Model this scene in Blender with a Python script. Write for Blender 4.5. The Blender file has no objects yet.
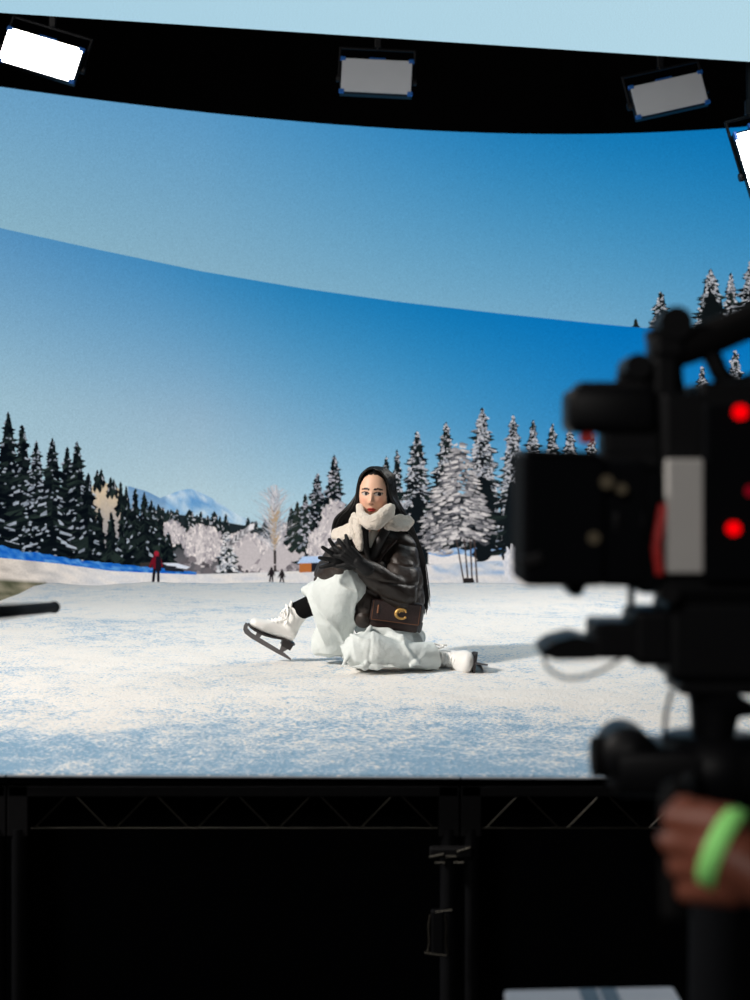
import bpy, bmesh, math, random
import numpy as np
from mathutils import Vector, Matrix, noise as mnoise

R = math.radians
COL = bpy.context.scene.collection
CAM_Z, F, HY, HX = 1.72, 1500.0, 472.0, 375.0
STAGE = 0.90

def W(px, py, Y):
    """photo pixel + distance -> world point"""
    return Vector(((px - HX) / F * Y, Y, CAM_Z - (py - HY) / F * Y))

def lin(c):
    out = []
    for v in c[:3]:
        v = v / 255.0
        out.append(v / 12.92 if v <= 0.04045 else ((v + 0.055) / 1.055) ** 2.4)
    return tuple(out)

# ------------------------------------------------------------------ materials
def mat(name, rgb, rough=0.6, metal=0.0, var=0.15, scale=30, bump=0.0, bscale=60, spec=0.5, sheen=0.0, coat=0.0):
    m = bpy.data.materials.new(name); m.use_nodes = True
    nt = m.node_tree; b = nt.nodes['Principled BSDF']
    b.inputs['Roughness'].default_value = rough
    b.inputs['Metallic'].default_value = metal
    b.inputs['Specular IOR Level'].default_value = spec
    b.inputs['Sheen Weight'].default_value = sheen
    b.inputs['Coat Weight'].default_value = coat
    tc = nt.nodes.new('ShaderNodeTexCoord')
    n = nt.nodes.new('ShaderNodeTexNoise'); n.inputs['Scale'].default_value = scale; n.inputs['Detail'].default_value = 4
    nt.links.new(tc.outputs['Object'], n.inputs['Vector'])
    mix = nt.nodes.new('ShaderNodeMix'); mix.data_type = 'RGBA'
    c = lin(rgb) if max(rgb) > 1.001 else rgb
    mix.inputs['A'].default_value = (*[v * (1 - var) for v in c], 1)
    mix.inputs['B'].default_value = (*[min(1, v * (1 + var)) for v in c], 1)
    nt.links.new(n.outputs['Fac'], mix.inputs['Factor'])
    nt.links.new(mix.outputs['Result'], b.inputs['Base Color'])
    if bump:
        n2 = nt.nodes.new('ShaderNodeTexNoise'); n2.inputs['Scale'].default_value = bscale; n2.inputs['Detail'].default_value = 5
        nt.links.new(tc.outputs['Object'], n2.inputs['Vector'])
        bp = nt.nodes.new('ShaderNodeBump'); bp.inputs['Strength'].default_value = bump; bp.inputs['Distance'].default_value = 0.02
        nt.links.new(n2.outputs['Fac'], bp.inputs['Height']); nt.links.new(bp.outputs['Normal'], b.inputs['Normal'])
    return m

def mat_emit(name, rgb, strength, sample=True):
    m = bpy.data.materials.new(name); m.use_nodes = True
    nt = m.node_tree; nt.nodes.clear()
    e = nt.nodes.new('ShaderNodeEmission'); o = nt.nodes.new('ShaderNodeOutputMaterial')
    e.inputs['Color'].default_value = (*lin(rgb), 1); e.inputs['Strength'].default_value = strength
    nt.links.new(e.outputs[0], o.inputs['Surface'])
    if not sample: m.cycles.emission_sampling = 'NONE'
    return m

def mat_screen(name, grain=0.1, sample=True):
    """lit LED tiles: the shown colour times a fine diode grain"""
    m = bpy.data.materials.new(name); m.use_nodes = True
    nt = m.node_tree; nt.nodes.clear()
    e = nt.nodes.new('ShaderNodeEmission'); o = nt.nodes.new('ShaderNodeOutputMaterial')
    a = nt.nodes.new('ShaderNodeVertexColor'); a.layer_name = 'Col'
    tc = nt.nodes.new('ShaderNodeTexCoord')
    n = nt.nodes.new('ShaderNodeTexNoise'); n.inputs['Scale'].default_value = 130; n.inputs['Detail'].default_value = 1
    nt.links.new(tc.outputs['Object'], n.inputs['Vector'])
    mr = nt.nodes.new('ShaderNodeMapRange')
    mr.inputs['From Min'].default_value = 0.25; mr.inputs['From Max'].default_value = 0.75
    mr.inputs['To Min'].default_value = 1 - grain; mr.inputs['To Max'].default_value = 1 + grain
    nt.links.new(n.outputs['Fac'], mr.inputs['Value'])
    nt.links.new(a.outputs['Color'], e.inputs['Color']); nt.links.new(mr.outputs['Result'], e.inputs['Strength'])
    nt.links.new(e.outputs[0], o.inputs['Surface'])
    if not sample: m.cycles.emission_sampling = 'NONE'
    return m

# ------------------------------------------------------------------ object helpers
def tag(o, label=None, cat=None, group=None, kind=None):
    if label: o['label'] = label
    if cat: o['category'] = cat
    if group: o['group'] = group
    if kind: o['kind'] = kind
    return o

def thing(name, loc, label, cat, group=None):
    o = bpy.data.objects.new(name, None); COL.objects.link(o)
    o.location = loc; o.empty_display_size = 0.1
    return tag(o, label, cat, group)

def world_offset(o):
    v = Vector((0, 0, 0))
    while o is not None:
        v += o.location; o = o.parent
    return v

def link_mesh(name, me, m, parent=None, smooth=True, label=None):
    o = bpy.data.objects.new(name, me); COL.objects.link(o)
    if m is not None and not me.materials:
        for mm in (m if isinstance(m, (list, tuple)) else [m]): me.materials.append(mm)
    if smooth:
        me.polygons.foreach_set('use_smooth', [True] * len(me.polygons))
    if parent is not None:
        o.parent = parent
        off = world_offset(parent)
        me.transform(Matrix.Translation(-off))       # vertices are given in world space
    if label: o['label'] = label
    return o

def obj(name, bm, m, parent=None, smooth=False, label=None):
    me = bpy.data.meshes.new(name)
    bmesh.ops.recalc_face_normals(bm, faces=bm.faces)
    bm.to_mesh(me); bm.free()
    return link_mesh(name, me, m, parent, smooth, label)

def BM(): return bmesh.new()

def box(bm, c, s, rot=None, bevel=0.0, seg=2):
    t = bmesh.new()
    bmesh.ops.create_cube(t, size=1)
    bmesh.ops.scale(t, vec=Vector(s), verts=t.verts)
    if bevel: bmesh.ops.bevel(t, geom=list(t.edges), offset=bevel, segments=seg, affect='EDGES', profile=0.5)
    M = Matrix.Translation(Vector(c)) @ (rot.to_4x4() if rot is not None else Matrix.Identity(4))
    bmesh.ops.transform(t, matrix=M, verts=t.verts)
    me = bpy.data.meshes.new('t'); t.to_mesh(me); t.free(); bm.from_mesh(me); bpy.data.meshes.remove(me)

def frame_from(d, up=Vector((0, 0, 1))):
    d = d.normalized()
    if abs(d.dot(up)) > 0.98: up = Vector((0, 1, 0))
    u = up.cross(d).normalized(); v = d.cross(u).normalized()
    return u, v

def rings(bm, secs, n=20, cap=True):
    """secs: list of lists of points (same count); builds a closed lofted skin"""
    vs = [[bm.verts.new(p) for p in s] for s in secs]
    n = len(vs[0])
    for a, b in zip(vs[:-1], vs[1:]):
        for i in range(n):
            bm.faces.new((a[i], a[(i + 1) % n], b[(i + 1) % n], b[i]))
    if cap:
        bm.faces.new(vs[0]); bm.faces.new(vs[-1])
    return vs

def ell(c, u, v, ru, rv, n=20):
    return [c + u * (ru * math.cos(2 * math.pi * i / n)) + v * (rv * math.sin(2 * math.pi * i / n)) for i in range(n)]

def loft(bm, secs, n=22, up=Vector((0, 0, 1)), hem=0.0):
    """secs: (centre, ru, rv) along a path; ru across, rv along 'up'; hem > 0 leaves the last end open-looking"""
    P = []
    k = len(secs)
    for i, s in enumerate(secs):
        c = s[0]
        d = (secs[min(i + 1, k - 1)][0] - secs[max(i - 1, 0)][0])
        if len(s) > 3: d = s[3]
        u, v = frame_from(d, up)
        P.append(ell(c, u, v, s[1], s[2], n))
    if hem:
        c, ru, rv = secs[-1][:3]
        d = (secs[-1][3] if len(secs[-1]) > 3 else secs[-1][0] - secs[-2][0]).normalized()
        u, v = frame_from(d, up)
        P.append(ell(c, u, v, ru * 0.86, rv * 0.86, n))
        P.append(ell(c - d * hem, u, v, ru * 0.8, rv * 0.8, n))
    rings(bm, P)

def capsule(bm, p0, p1, r0, r1, n=14, flat=1.0, up=Vector((0, 0, 1))):
    d = (p1 - p0); L = max(d.length, 1e-5); d = d / L
    u, v = frame_from(d, up)
    P = []
    for a in (-80, -55, -28): P.append(ell(p0 + d * r0 * math.sin(R(a)), u, v, r0 * math.cos(R(a)), r0 * math.cos(R(a)) * flat, n))
    P.append(ell(p0, u, v, r0, r0 * flat, n)); P.append(ell(p1, u, v, r1, r1 * flat, n))
    for a in (28, 55, 80): P.append(ell(p1 + d * r1 * math.sin(R(a)), u, v, r1 * math.cos(R(a)), r1 * math.cos(R(a)) * flat, n))
    rings(bm, P)

def chain(bm, pts, n=12, flat=1.0):
    for a, b in zip(pts[:-1], pts[1:]): capsule(bm, a[0], b[0], a[1], b[1], n, flat)

def cyl(bm, p0, p1, r0, r1=None, n=20):
    r1 = r0 if r1 is None else r1
    u, v = frame_from(p1 - p0)
    rings(bm, [ell(p0, u, v, r0, r0, n), ell(p1, u, v, r1, r1, n)])

def tube(bm, pts, r, n=8, taper=None):
    P = []
    k = len(pts)
    for i, c in enumerate(pts):
        d = pts[min(i + 1, k - 1)] - pts[max(i - 1, 0)]
        u, v = frame_from(d)
        rr = r * (taper(i / (k - 1)) if taper else 1)
        P.append(ell(c, u, v, rr, rr, n))
    rings(bm, P)

def ellipsoid(bm, c, r, rot=None, seg=20):
    t = bmesh.new()
    bmesh.ops.create_uvsphere(t, u_segments=seg, v_segments=seg // 2 + 2, radius=1)
    M = Matrix.Translation(c) @ (rot.to_4x4() if rot is not None else Matrix.Identity(4)) @ Matrix.Diagonal((*r, 1))
    bmesh.ops.transform(t, matrix=M, verts=t.verts)
    me = bpy.data.meshes.new('t'); t.to_mesh(me); t.free(); bm.from_mesh(me); bpy.data.meshes.remove(me)

def catmull(pts, m=8):
    out = []
    k = len(pts)
    for i in range(k - 1):
        p0, p1, p2, p3 = pts[max(i - 1, 0)], pts[i], pts[i + 1], pts[min(i + 2, k - 1)]
        for j in range(m):
            t = j / m
            out.append(0.5 * ((2 * p1) + (p2 - p0) * t + (2 * p0 - 5 * p1 + 4 * p2 - p3) * t * t + (3 * p1 - p0 - 3 * p2 + p3) * t ** 3))
    out.append(pts[-1])
    return out

def fuse(name, bm, voxel, m, parent=None, smooth=3, disp=None, floor=None, label=None, paint=None):
    """merge overlapping solids into one continuous skin"""
    me = bpy.data.meshes.new('raw')
    bmesh.ops.recalc_face_normals(bm, faces=bm.faces)
    bm.to_mesh(me); bm.free()
    o = bpy.data.objects.new('raw', me); COL.objects.link(o)
    md = o.modifiers.new('r', 'REMESH'); md.mode = 'VOXEL'; md.voxel_size = voxel
    if smooth:
        sm = o.modifiers.new('s', 'SMOOTH'); sm.factor = 0.5; sm.iterations = smooth
    dg = bpy.context.evaluated_depsgraph_get()
    res = bpy.data.meshes.new_from_object(o.evaluated_get(dg))
    bpy.data.objects.remove(o); bpy.data.meshes.remove(me)
    res.name = name
    k = len(res.vertices)
    co = np.empty(k * 3, np.float32); res.vertices.foreach_get('co', co); co = co.reshape(-1, 3)
    if disp is not None:
        no = np.empty(k * 3, np.float32); res.vertices.foreach_get('normal', no); no = no.reshape(-1, 3)
        d = np.array([disp(Vector(c)) for c in co], np.float32)
        co = co + no * d[:, None]
    if floor is not None: co[:, 2] = np.maximum(co[:, 2], floor)
    res.vertices.foreach_set('co', co.ravel()); res.update()
    if paint is not None:
        ca = res.color_attributes.new('Col', 'FLOAT_COLOR', 'POINT')
        cols = np.array([(*paint(Vector(c)), 1.0) for c in co], np.float32)
        ca.data.foreach_set('color', cols.ravel())
    res.materials.clear()
    return link_mesh(name, res, m, parent, True, label)

def nz(p, s, seed=0.0):
    return mnoise.noise(Vector((p[0] * s + seed, p[1] * s + seed * 1.7, p[2] * s - seed)))

# ------------------------------------------------------------------ palette
M_black = mat('black_metal', (13, 14, 17), 0.5, 0.0, 0.2, 20, spec=0.18)
M_blackmatte = mat('black_matte', (7, 9, 13), 0.9, 0.0, 0.2, 12, spec=0.1)
M_rubber = mat('black_rubber', (12, 12, 13), 0.8, 0, 0.2, 40, spec=0.12)
M_steel = mat('worn_steel', (98, 95, 88), 0.35, 0.9, 0.2, 60)
M_darksteel = mat('dark_steel', (30, 30, 32), 0.5, 0.4, 0.25, 50, spec=0.25)
M_room = mat('black_studio_paint', (6, 6, 7), 0.95, 0, 0.2, 3, spec=0.05)

# ------------------------------------------------------------------ room shell
def slab(name, c, s, m=M_room):
    b = BM(); box(b, c, s); o = obj(name, b, m); tag(o, kind='structure'); return o
slab('floor', (0.2, 6.2, -0.05), (14, 17, 0.1), mat('black_studio_floor', (12, 12, 13), 0.55, 0, 0.3, 4, spec=0.3))
slab('ceiling', (0.2, 6.2, 6.65), (14, 17, 0.1))
slab('wall_back', (0.2, 14.75, 3.3), (14, 0.1, 6.6))
slab('wall_left', (-6.85, 6.2, 3.3), (0.1, 17, 6.6))
slab('wall_right', (7.25, 6.2, 3.3), (0.1, 17, 6.6))
slab('wall_front', (0.2, -2.35, 3.3), (14, 0.1, 6.6))

# ------------------------------------------------------------------ LED wall
PX = np.array([-4.3, -2.795, -1.005, 0, 1.06, 1.905, 3.10, 4.5]); PY = np.array([10.0, 11.18, 12.06, 12.48, 12.72, 12.72, 12.41, 11.5])
PF = np.polyfit(PX, PY, 4); DF = np.polyder(PF)
WALL_TOP, WALL_BOT = 4.585, 0.25
def wall_xy(px):
    k = (px - HX) / F; Y = 12.0
    for _ in range(60): Y = 0.5 * Y + 0.5 * float(np.polyval(PF, k * Y))
    return k * Y, Y
_cache = {}
def wpt(px, py, layer=0.0):
    """point on the face of the wall seen at that pixel; layer in mm in front of the tiles"""
    k = round(px, 2)
    if k not in _cache:
        X, Y = wall_xy(px); s = float(np.polyval(DF, X)); n = Vector((s, -1, 0)).normalized()
        _cache[k] = (X, Y, n)
    X, Y, n = _cache[k]
    z = CAM_Z - (py - HY) / F * Y
    return Vector((X, Y, z)) + n * (layer * 0.001)

led = thing('led_wall', (0.3, 12.6, 0.0), 'tall curved LED wall showing a snowy forest clearing under blue sky', 'video wall')
S_sky = mat_screen('led_tiles_sky', 0.14)
S_pic = mat_screen('led_tiles_picture', 0.16, sample=False)

class Pic:
    """coloured polygons lying on the face of the LED wall"""
    def __init__(s, clip=None): s.v = []; s.f = []; s.c = []; s.clip = clip
    def poly(s, pts, col, layer, cols=None):
        i0 = len(s.v)
        if s.clip:
            if min(p[1] for p in pts) >= s.clip(pts[0][0]) - 0.3: return
            pts = [(p[0], min(p[1], s.clip(p[0]))) for p in pts]
        for p in pts: s.v.append(wpt(p[0], p[1], layer))
        s.f.append(tuple(range(i0, i0 + len(pts))))
        s.c.extend([lin(col)] * len(pts) if cols is None else [lin(c) for c in cols])
    def build(s, name, label=None, m=None):
        me = bpy.data.meshes.new(name)
        me.from_pydata([tuple(v) for v in s.v], [], s.f)
        ca = me.color_attributes.new('Col', 'FLOAT_COLOR', 'POINT')
        ca.data.foreach_set('color', np.array([(*c, 1) for c in s.c], np.float32).ravel())
        return link_mesh(name, me, m or S_pic, led, False, label)

def lerp(a, b, t): return a + (b - a) * t
def lerpc(a, b, t):
    t = max(0, min(1, t)); return tuple(lerp(x, y, t) for x, y in zip(a, b))
def interp(x, xs, ys):
    if not isinstance(ys[0], tuple): return float(np.interp(x, xs, ys))
    return tuple(float(np.interp(x, xs, [y[i] for y in ys])) for i in range(3))

def yb(px): return interp(px, [-200, 0, 100, 200, 300, 400, 500, 600, 650, 750, 920], [178, 228, 250, 271, 288, 302, 313.5, 324, 328.5, 337, 350])
def sky_in(px, py):
    t = (py - yb(px)) / (560 - yb(px))
    top = interp(px, [0, 150, 300, 450, 620], [(84, 143, 188), (66, 137, 187), (36, 126, 182), (14, 118, 181), (0, 112, 184)])
    mid = interp(px, [0, 200, 400, 600], [(152, 186, 203), (142, 176, 199), (98, 160, 198), (48, 134, 188)])
    bot = interp(px, [0, 200, 400, 600], [(172, 199, 209), (178, 203, 212), (160, 197, 216), (130, 180, 210)])
    return lerpc(top, mid, t / 0.5) if t < 0.5 else lerpc(mid, bot, (t - 0.5) / 0.3)
def sky_out(px, py):
    yt = interp(px, [0, 250, 500, 750], [88, 116, 134, 126])
    t = (py - yt) / (yb(px) - yt)
    top = interp(px, [0, 200, 400, 600, 750], [(104, 158, 196), (88, 150, 194), (52, 134, 188), (18, 119, 180), (4, 112, 178)])
    bot = interp(px, [0, 200, 400, 600, 750], [(136, 177, 196), (132, 174, 196), (120, 170, 197), (110, 165, 197), (96, 157, 194)])
    return lerpc(top, bot, t)

def sky_part(name, top, bot, fn, label, n=26):
    p = Pic(); xs = list(range(-190, 906, 15))
    for a, b in zip(xs[:-1], xs[1:]):
        for j in range(n):
            q = []
            for px, t in ((a, j / n), (b, j / n), (b, (j + 1) / n), (a, (j + 1) / n)):
                y0, y1 = top(px), bot(px); q.append((px, lerp(y0, y1, t)))
            p.poly(q, None, 0, cols=[fn(*v) for v in q])
    p.build(name, label, S_sky)
def ytop(px): return HY - (WALL_TOP - CAM_Z) * F / wall_xy(px)[1]
def ybot(px): return HY - (WALL_BOT - CAM_Z) * F / wall_xy(px)[1]
sky_part('upper_screen', ytop, yb, sky_out, 'paler sky above the sloping edge of the picture')
sky_part('main_screen', yb, ybot, sky_in, 'deeper blue sky of the main picture')
# cabinets behind the tiles
b = BM(); secs = []
for px in range(-190, 906, 15):
    X, Y = wall_xy(px); n = Vector((float(np.polyval(DF, X)), -1, 0)).normalized()
    a = Vector((X, Y, 0)) - n * 0.004; c = Vector((X, Y, 0)) - n * 0.12
    secs.append([Vector((a.x, a.y, 0)), Vector((a.x, a.y, WALL_TOP)), Vector((c.x, c.y, WALL_TOP)), Vector((c.x, c.y, 0))])
rings(b, secs); obj('cabinet_shell', b, M_blackmatte, led)

rnd = random.Random(7)
def strip(p, xs, topf, botf, layer, colf, n=6, step=8):
    x = xs[0]
    while x < xs[1] - 0.01:
        x2 = min(x + step, xs[1])
        for j in range(n):
            q = [(x, lerp(topf(x), botf(x), j / n)), (x2, lerp(topf(x2), botf(x2), j / n)), (x2, lerp(topf(x2), botf(x2), (j + 1) / n)), (x, lerp(topf(x), botf(x), (j + 1) / n))]
            p.poly(q, None, layer, cols=[colf(*v) for v in q])
        x = x2

# mountain
p = Pic()
mt = lambda x: interp(x, [128, 146, 160, 176, 182, 186, 190, 194, 200, 210, 222, 240, 252], [486, 491, 498, 492, 489.5, 490, 488, 490, 492.5, 497, 505, 516, 521])
def mcol(x, y):
    f = mnoise.noise(Vector((x * 0.09, y * 0.11, 3))) + 0.5 * mnoise.noise(Vector((x * 0.25, y * 0.3, 9)))
    c = lerpc((94, 148, 198), (206, 220, 228), 0.42 + 1.0 * f)
    if x < 166: c = lerpc((104, 142, 180), c, 0.25)
    return lerpc(c, (182, 205, 218), (y - 500) / 40)
strip(p, (128, 252), mt, lambda x: 535, 1, mcol, 9, 4); p.build('pictured_mountain', 'pale blue snow mountain in the picture')

DARK, DARK2 = (8, 14, 20), (22, 30, 32)
def spruce(p, x, yt, ybs, hw, snow, layer,  dark=DARK, snowc=(196, 194, 198), seed=0, rag=1.0, lean=0.0, expo=0.72):
    r = random.Random(seed * 977 + int(x * 13)); H = ybs - yt; hw = hw * 1.3; ph = r.uniform(0, 6)
    # core
    n = 14
    L = []; Rr = []
    for i in range(n + 1):
        t = i / n; w = hw * 0.62 * t ** expo
        L.append((x - w * (0.8 + 0.4 * r.random()) - 0.5, yt + H * t)); Rr.append((x + w * (0.8 + 0.4 * r.random()) + 0.5, yt + H * t))
    for i in range(n): p.poly([L[i], Rr[i], Rr[i + 1], L[i + 1]], lerpc(dark, DARK2, r.random() * 0.5), layer)
    levels = max(8, int(H / 4.2))
    for i in range(levels):
        t = (i + 0.6) / levels; y = yt + H * t; w = hw * t ** expo * (1 + 0.28 * math.sin(i * 1.7 + ph) + r.uniform(-0.15, 0.15))
        for sgn in (-1, 1):
            for k in range(2):
                ww = w * (0.65 + 0.5 * r.random()) * rag + 1.0
                y0 = y + r.uniform(-2, 2); dr = r.uniform(1.0, 4.5) * (0.4 + t)
                th = 1.6 + 2.2 * t
                c = lerpc(dark, (38, 50, 46), r.random() ** 2)
                p.poly([(x + lean, y0 - th), (x + sgn * ww, y0 + dr), (x + sgn * ww * 0.55, y0 + dr + th), (x + lean, y0 + th * 0.9)], c, layer + 0.3)
                if r.random() < snow:
                    f0 = r.uniform(0.15, 0.6); f1 = min(1.0, f0 + r.uniform(0.2, 0.5)); sh = r.uniform(0.7, 1.9) * (0.6 + 0.6 * t)
                    sc = lerpc(snowc, (120, 128, 140), r.random() ** 1.6)
                    ya, yc = y0 - th * (1 - f0) + dr * f0, y0 - th * (1 - f1) * 0.6 + dr * f1
                    p.poly([(x + sgn * ww * f0, ya - sh), (x + sgn * ww * f1, yc - sh * 0.7), (x + sgn * ww * f1 * 1.02, yc + sh * 0.6), (x + sgn * ww * f0, ya + sh)], sc, layer + 0.6 + 0.02 * k)
    if snow > 0.05:
        for i in range(int(H * hw * 0.012 * snow * (15 if snow > 0.29 else 3))):
            t = r.random() ** 0.7; w = hw * 0.75 * t ** expo
            cx = x + r.uniform(-w, w); cy = yt + H * t; a = r.uniform(0.8, 2.2) * (0.8 + 0.6 * t); bq = r.uniform(0.5, 1.5) * (0.8 + 0.4 * t)
            p.poly([(cx - a, cy + bq * 0.4), (cx - a * 0.2, cy - bq), (cx + a, cy - bq * 0.2), (cx + a * 0.4, cy + bq)], lerpc(snowc, (110, 118, 130), r.random() ** 1.5), layer + 0.65)

def frost(p, cx, cy, rx, ry, layer, c0, c1, n, seed, size=2.5):
    """rounded frosted crown made of small twigs and puffs"""
    r = random.Random(seed)
    k = 22; ring = []
    for i in range(k):
        a = 2 * math.pi * i / k; q = 0.8 + 0.25 * r.random(); ring.append((cx + rx * q * math.cos(a), cy + ry * q * math.sin(a)))
    p.poly(ring, lerpc(c0, c1, 0.5), layer)
    for i in range(n):
        a = r.uniform(0, 2 * math.pi); q = math.sqrt(r.random()) * 1.05; x, y = cx + rx * q * math.cos(a), cy + ry * q * math.sin(a)
        s = size * r.uniform(0.5, 1.4); d = r.uniform(-1.2, 1.2)
        p.poly([(x - s * 0.5, y + s), (x - s * 0.3 + d * s * 0.6, y - s), (x + s * 0.5 + d * s * 0.6, y - s * 0.7), (x + s * 0.5, y + s * 0.8)], lerpc(c0, c1, r.random()), layer + 0.05 + 0.25 * i / n)

# far forest band
p = Pic()
strip(p, (150, 330), lambda x: interp(x, [150, 165, 200, 235, 260, 330], [508, 513, 517, 524, 528, 522]), lambda x: 580, 2, lambda x, y: lerpc((34, 42, 46), (96, 94, 98), (y - 535) / 25), 6, 6)
for i in range(46):
    x = rnd.uniform(150, 328); t0 = interp(x, [150, 165, 200, 235, 260, 330], [506, 510, 513, 520, 524, 516])
    spruce(p, x, t0 - rnd.uniform(-2, 5), t0 + 32, rnd.uniform(5, 8), 0.12, 2.2, dark=(22, 30, 34), seed=i)
p.build('pictured_forest', 'dark distant forest belt in the picture')
# tan hill
p = Pic()
ht = lambda x: interp(x, [86, 92, 98, 108, 118, 124, 130, 150], [492, 486, 482.5, 483, 488, 498, 512, 530])
def hcol(x, y):
    f = mnoise.noise(Vector((x * 0.2, y * 0.16, 1)))
    return lerpc((206, 186, 158), (150, 146, 150), (y - 490) / 45 + 0.4 * f)
strip(p, (86, 150), ht, lambda x: 560, 3, hcol, 8, 4)
for x, y, h in ((97, 472, 11), (101, 470, 12), (110.5, 478, 12), (114, 481, 9), (120.5, 483, 26), (126, 486, 34)): spruce(p, x, y, y + h, 2.6 if h < 20 else 3.4, 0.05, 3.3, seed=int(x))
p.build('pictured_hill', 'sunlit tan hillside in the picture')
# frosted bushes
PK0, PK1 = (236, 226, 222), (146, 140, 146)
for i, (cx, cy, rx, ry, n) in enumerate(((172, 533, 12, 11, 90), (203, 545, 19, 19, 220), (246, 552, 22, 20, 240), (296, 548, 26, 26, 320), (272, 558, 26, 18, 240), (318, 548, 10, 18, 140), (334, 530, 15, 28, 170))):
    p = Pic(); frost(p, cx, cy, rx, ry, (4 if cx < 310 else 7.9) + 0.3 * (i % 3), PK0, PK1, n * 2, 40 + i, 2.2); p.build('pictured_bush', 'pinkish white frosted bush in the picture')
p = Pic()
for i in range(60):
    x = rnd.uniform(176, 300); y = rnd.uniform(560, 577); s = rnd.uniform(2, 5)
    p.poly([(x - s, y + 1.5), (x - s * 0.4, y - s), (x + s * 0.6, y - s * 0.7), (x + s, y + 2)], lerpc((70, 66, 70), (150, 142, 146), rnd.random()), 4.9)
p.build('pictured_undergrowth')
# left dark spruces
left = [(8, 412, 562, 20, .16), (22, 425, 562, 18, .2), (36, 441, 563, 16, .3), (52, 438, 564, 19, .22), (67, 447, 565, 14, .25), (77, 442, 566, 17, .28), (88, 473, 567, 13, .14), (-14, 405, 560, 24, .16), (-40, 400, 558, 26, .16), (-66, 420, 556, 26, .16),
        (99, 508, 567, 8, .08), (111, 512, 568, 8, .1), (122, 508, 568, 7, .08), (128, 498, 568, 6, .08), (135, 489, 569, 9, .1), (144, 492, 570, 9, .1), (151, 500, 570, 9, .2), (160, 516, 571, 8, .1), (168, 532, 571, 8, .1)]
for i, (x, y, yb_, hw, sn) in enumerate(left):
    p = Pic()
    if x < 95: p.poly([(x - hw * 0.5, lerp(y, yb_, 0.45)), (x + hw * 0.5, lerp(y, yb_, 0.5)), (x + hw * 1.1, yb_ + 3), (x - hw * 1.1, yb_ + 3)], (6, 10, 16), 4.9 + 0.1 * (i % 4))
    spruce(p, x, y, yb_, hw, sn, 5 + 0.75 * (i % 4), dark=(6, 11, 17), snowc=(168, 176, 188), seed=i + 3)
    p.build('pictured_spruce', 'dark spruce on the left bank in the picture')
# pine cluster left of the woman, plus small ones
for i, (x, y, yb_, hw, sn, dk) in enumerate(((291, 508, 540, 6, .1, DARK2), (297, 502, 545, 7, .12, (40, 46, 42)), (305, 494, 548, 9, .3, (30, 38, 38)), (317, 474, 560, 15, .32, DARK), (334, 455, 560, 18, .3, DARK))):
    p = Pic(); spruce(p, x, y, yb_, hw, sn, 5.2 + 0.7 * (i % 3), dark=dk, seed=60 + i, snowc=(190, 186, 194)); p.build('pictured_spruce', 'dark spruce beside the bare tree in the picture')
# snowy little tree and leaning branch
p = Pic(); spruce(p, 227, 532, 572, 11, .95, 7, dark=(34, 38, 42), seed=91, snowc=(236, 232, 232))
p.poly([(226, 570), (229, 570), (229, 580), (226, 580)], (26, 26, 30), 7)
for i in range(14):
    t = i / 14; x, y = lerp(228, 252, t), lerp(545, 526, t)
    p.poly([(x - 3, y + 3), (x - 1, y - 3), (x + 4, y - 4), (x + 3, y + 2)], lerpc((60, 60, 64), (226, 222, 224), rnd.random()), 7.8 + 0.02 * i)
p.build('pictured_small_tree', 'small snow-laden tree in the picture')
# bare birch-like tree
p = Pic(); r = random.Random(5)
def limb(x0, y0, x1, y1, w0, w1, c, layer): p.poly([(x0 - w0, y0), (x0 + w0, y0), (x1 + w1, y1), (x1 - w1, y1)], c, layer)
limb(275, 578, 274.5, 540, 1.3, 1.3, (58, 52, 52), 6); limb(274.5, 540, 274, 503, 1.3, 0.9, (96, 84, 72), 6)
for i in range(240):
    y0 = r.uniform(492, 552); x0 = 274 + r.uniform(-2, 2); a = r.uniform(-1, 1); l = r.uniform(9, 27)
    x1 = x0 + a * l * 1.05; y1 = y0 - l * (0.5 + 0.5 * (1 - abs(a)))
    y1 = max(y1, 484 + abs(x1 - 274) * 0.5)
    c = (176, 152, 122) if (abs(x1 - 274) < 7 and y1 > 500) else lerpc((132, 138, 150), (214, 210, 212), r.random())
    limb(x0, y0, x1, y1, 0.45, 0.22, c, 6.1 + 0.002 * i)
p.build('pictured_bare_tree', 'bare frosted tree with tan crown in the picture')
# right-hand snowy spruces
right = [(386, 457, 560, 12, .3, 0), (397, 450, 560, 10, .3, 1), (417, 431, 562, 22, .42, 2), (446, 422, 560, 21, .4, 1), (482, 408, 566, 24, .75, 2), (513, 415, 566, 20, .62, 3), (533, 420, 566, 18, .5, 1), (552, 424, 566, 18, .5, 2), (570, 428, 566, 20, .7, 0), (592, 432, 566, 20, .5, 1), (618, 425, 566, 22, .5, 2), (645, 405, 566, 24, .5, 3), (668, 390, 566, 24, .5, 0), (702, 366, 566, 26, .55, 2), (735, 350, 566, 28, .55, 1), (772, 345, 566, 28, .55, 0), (810, 345, 566, 28, .5, 2)]
for i, (x, y, yb_, hw, sn, l) in enumerate(right):
    p = Pic(); spruce(p, x, y, yb_, hw, sn, 4.6 + 0.8 * l, dark=(16, 21, 25), seed=120 + i, snowc=(206, 204, 208)); p.build('pictured_spruce', 'snow-dusted spruce on the right bank in the picture')
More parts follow.
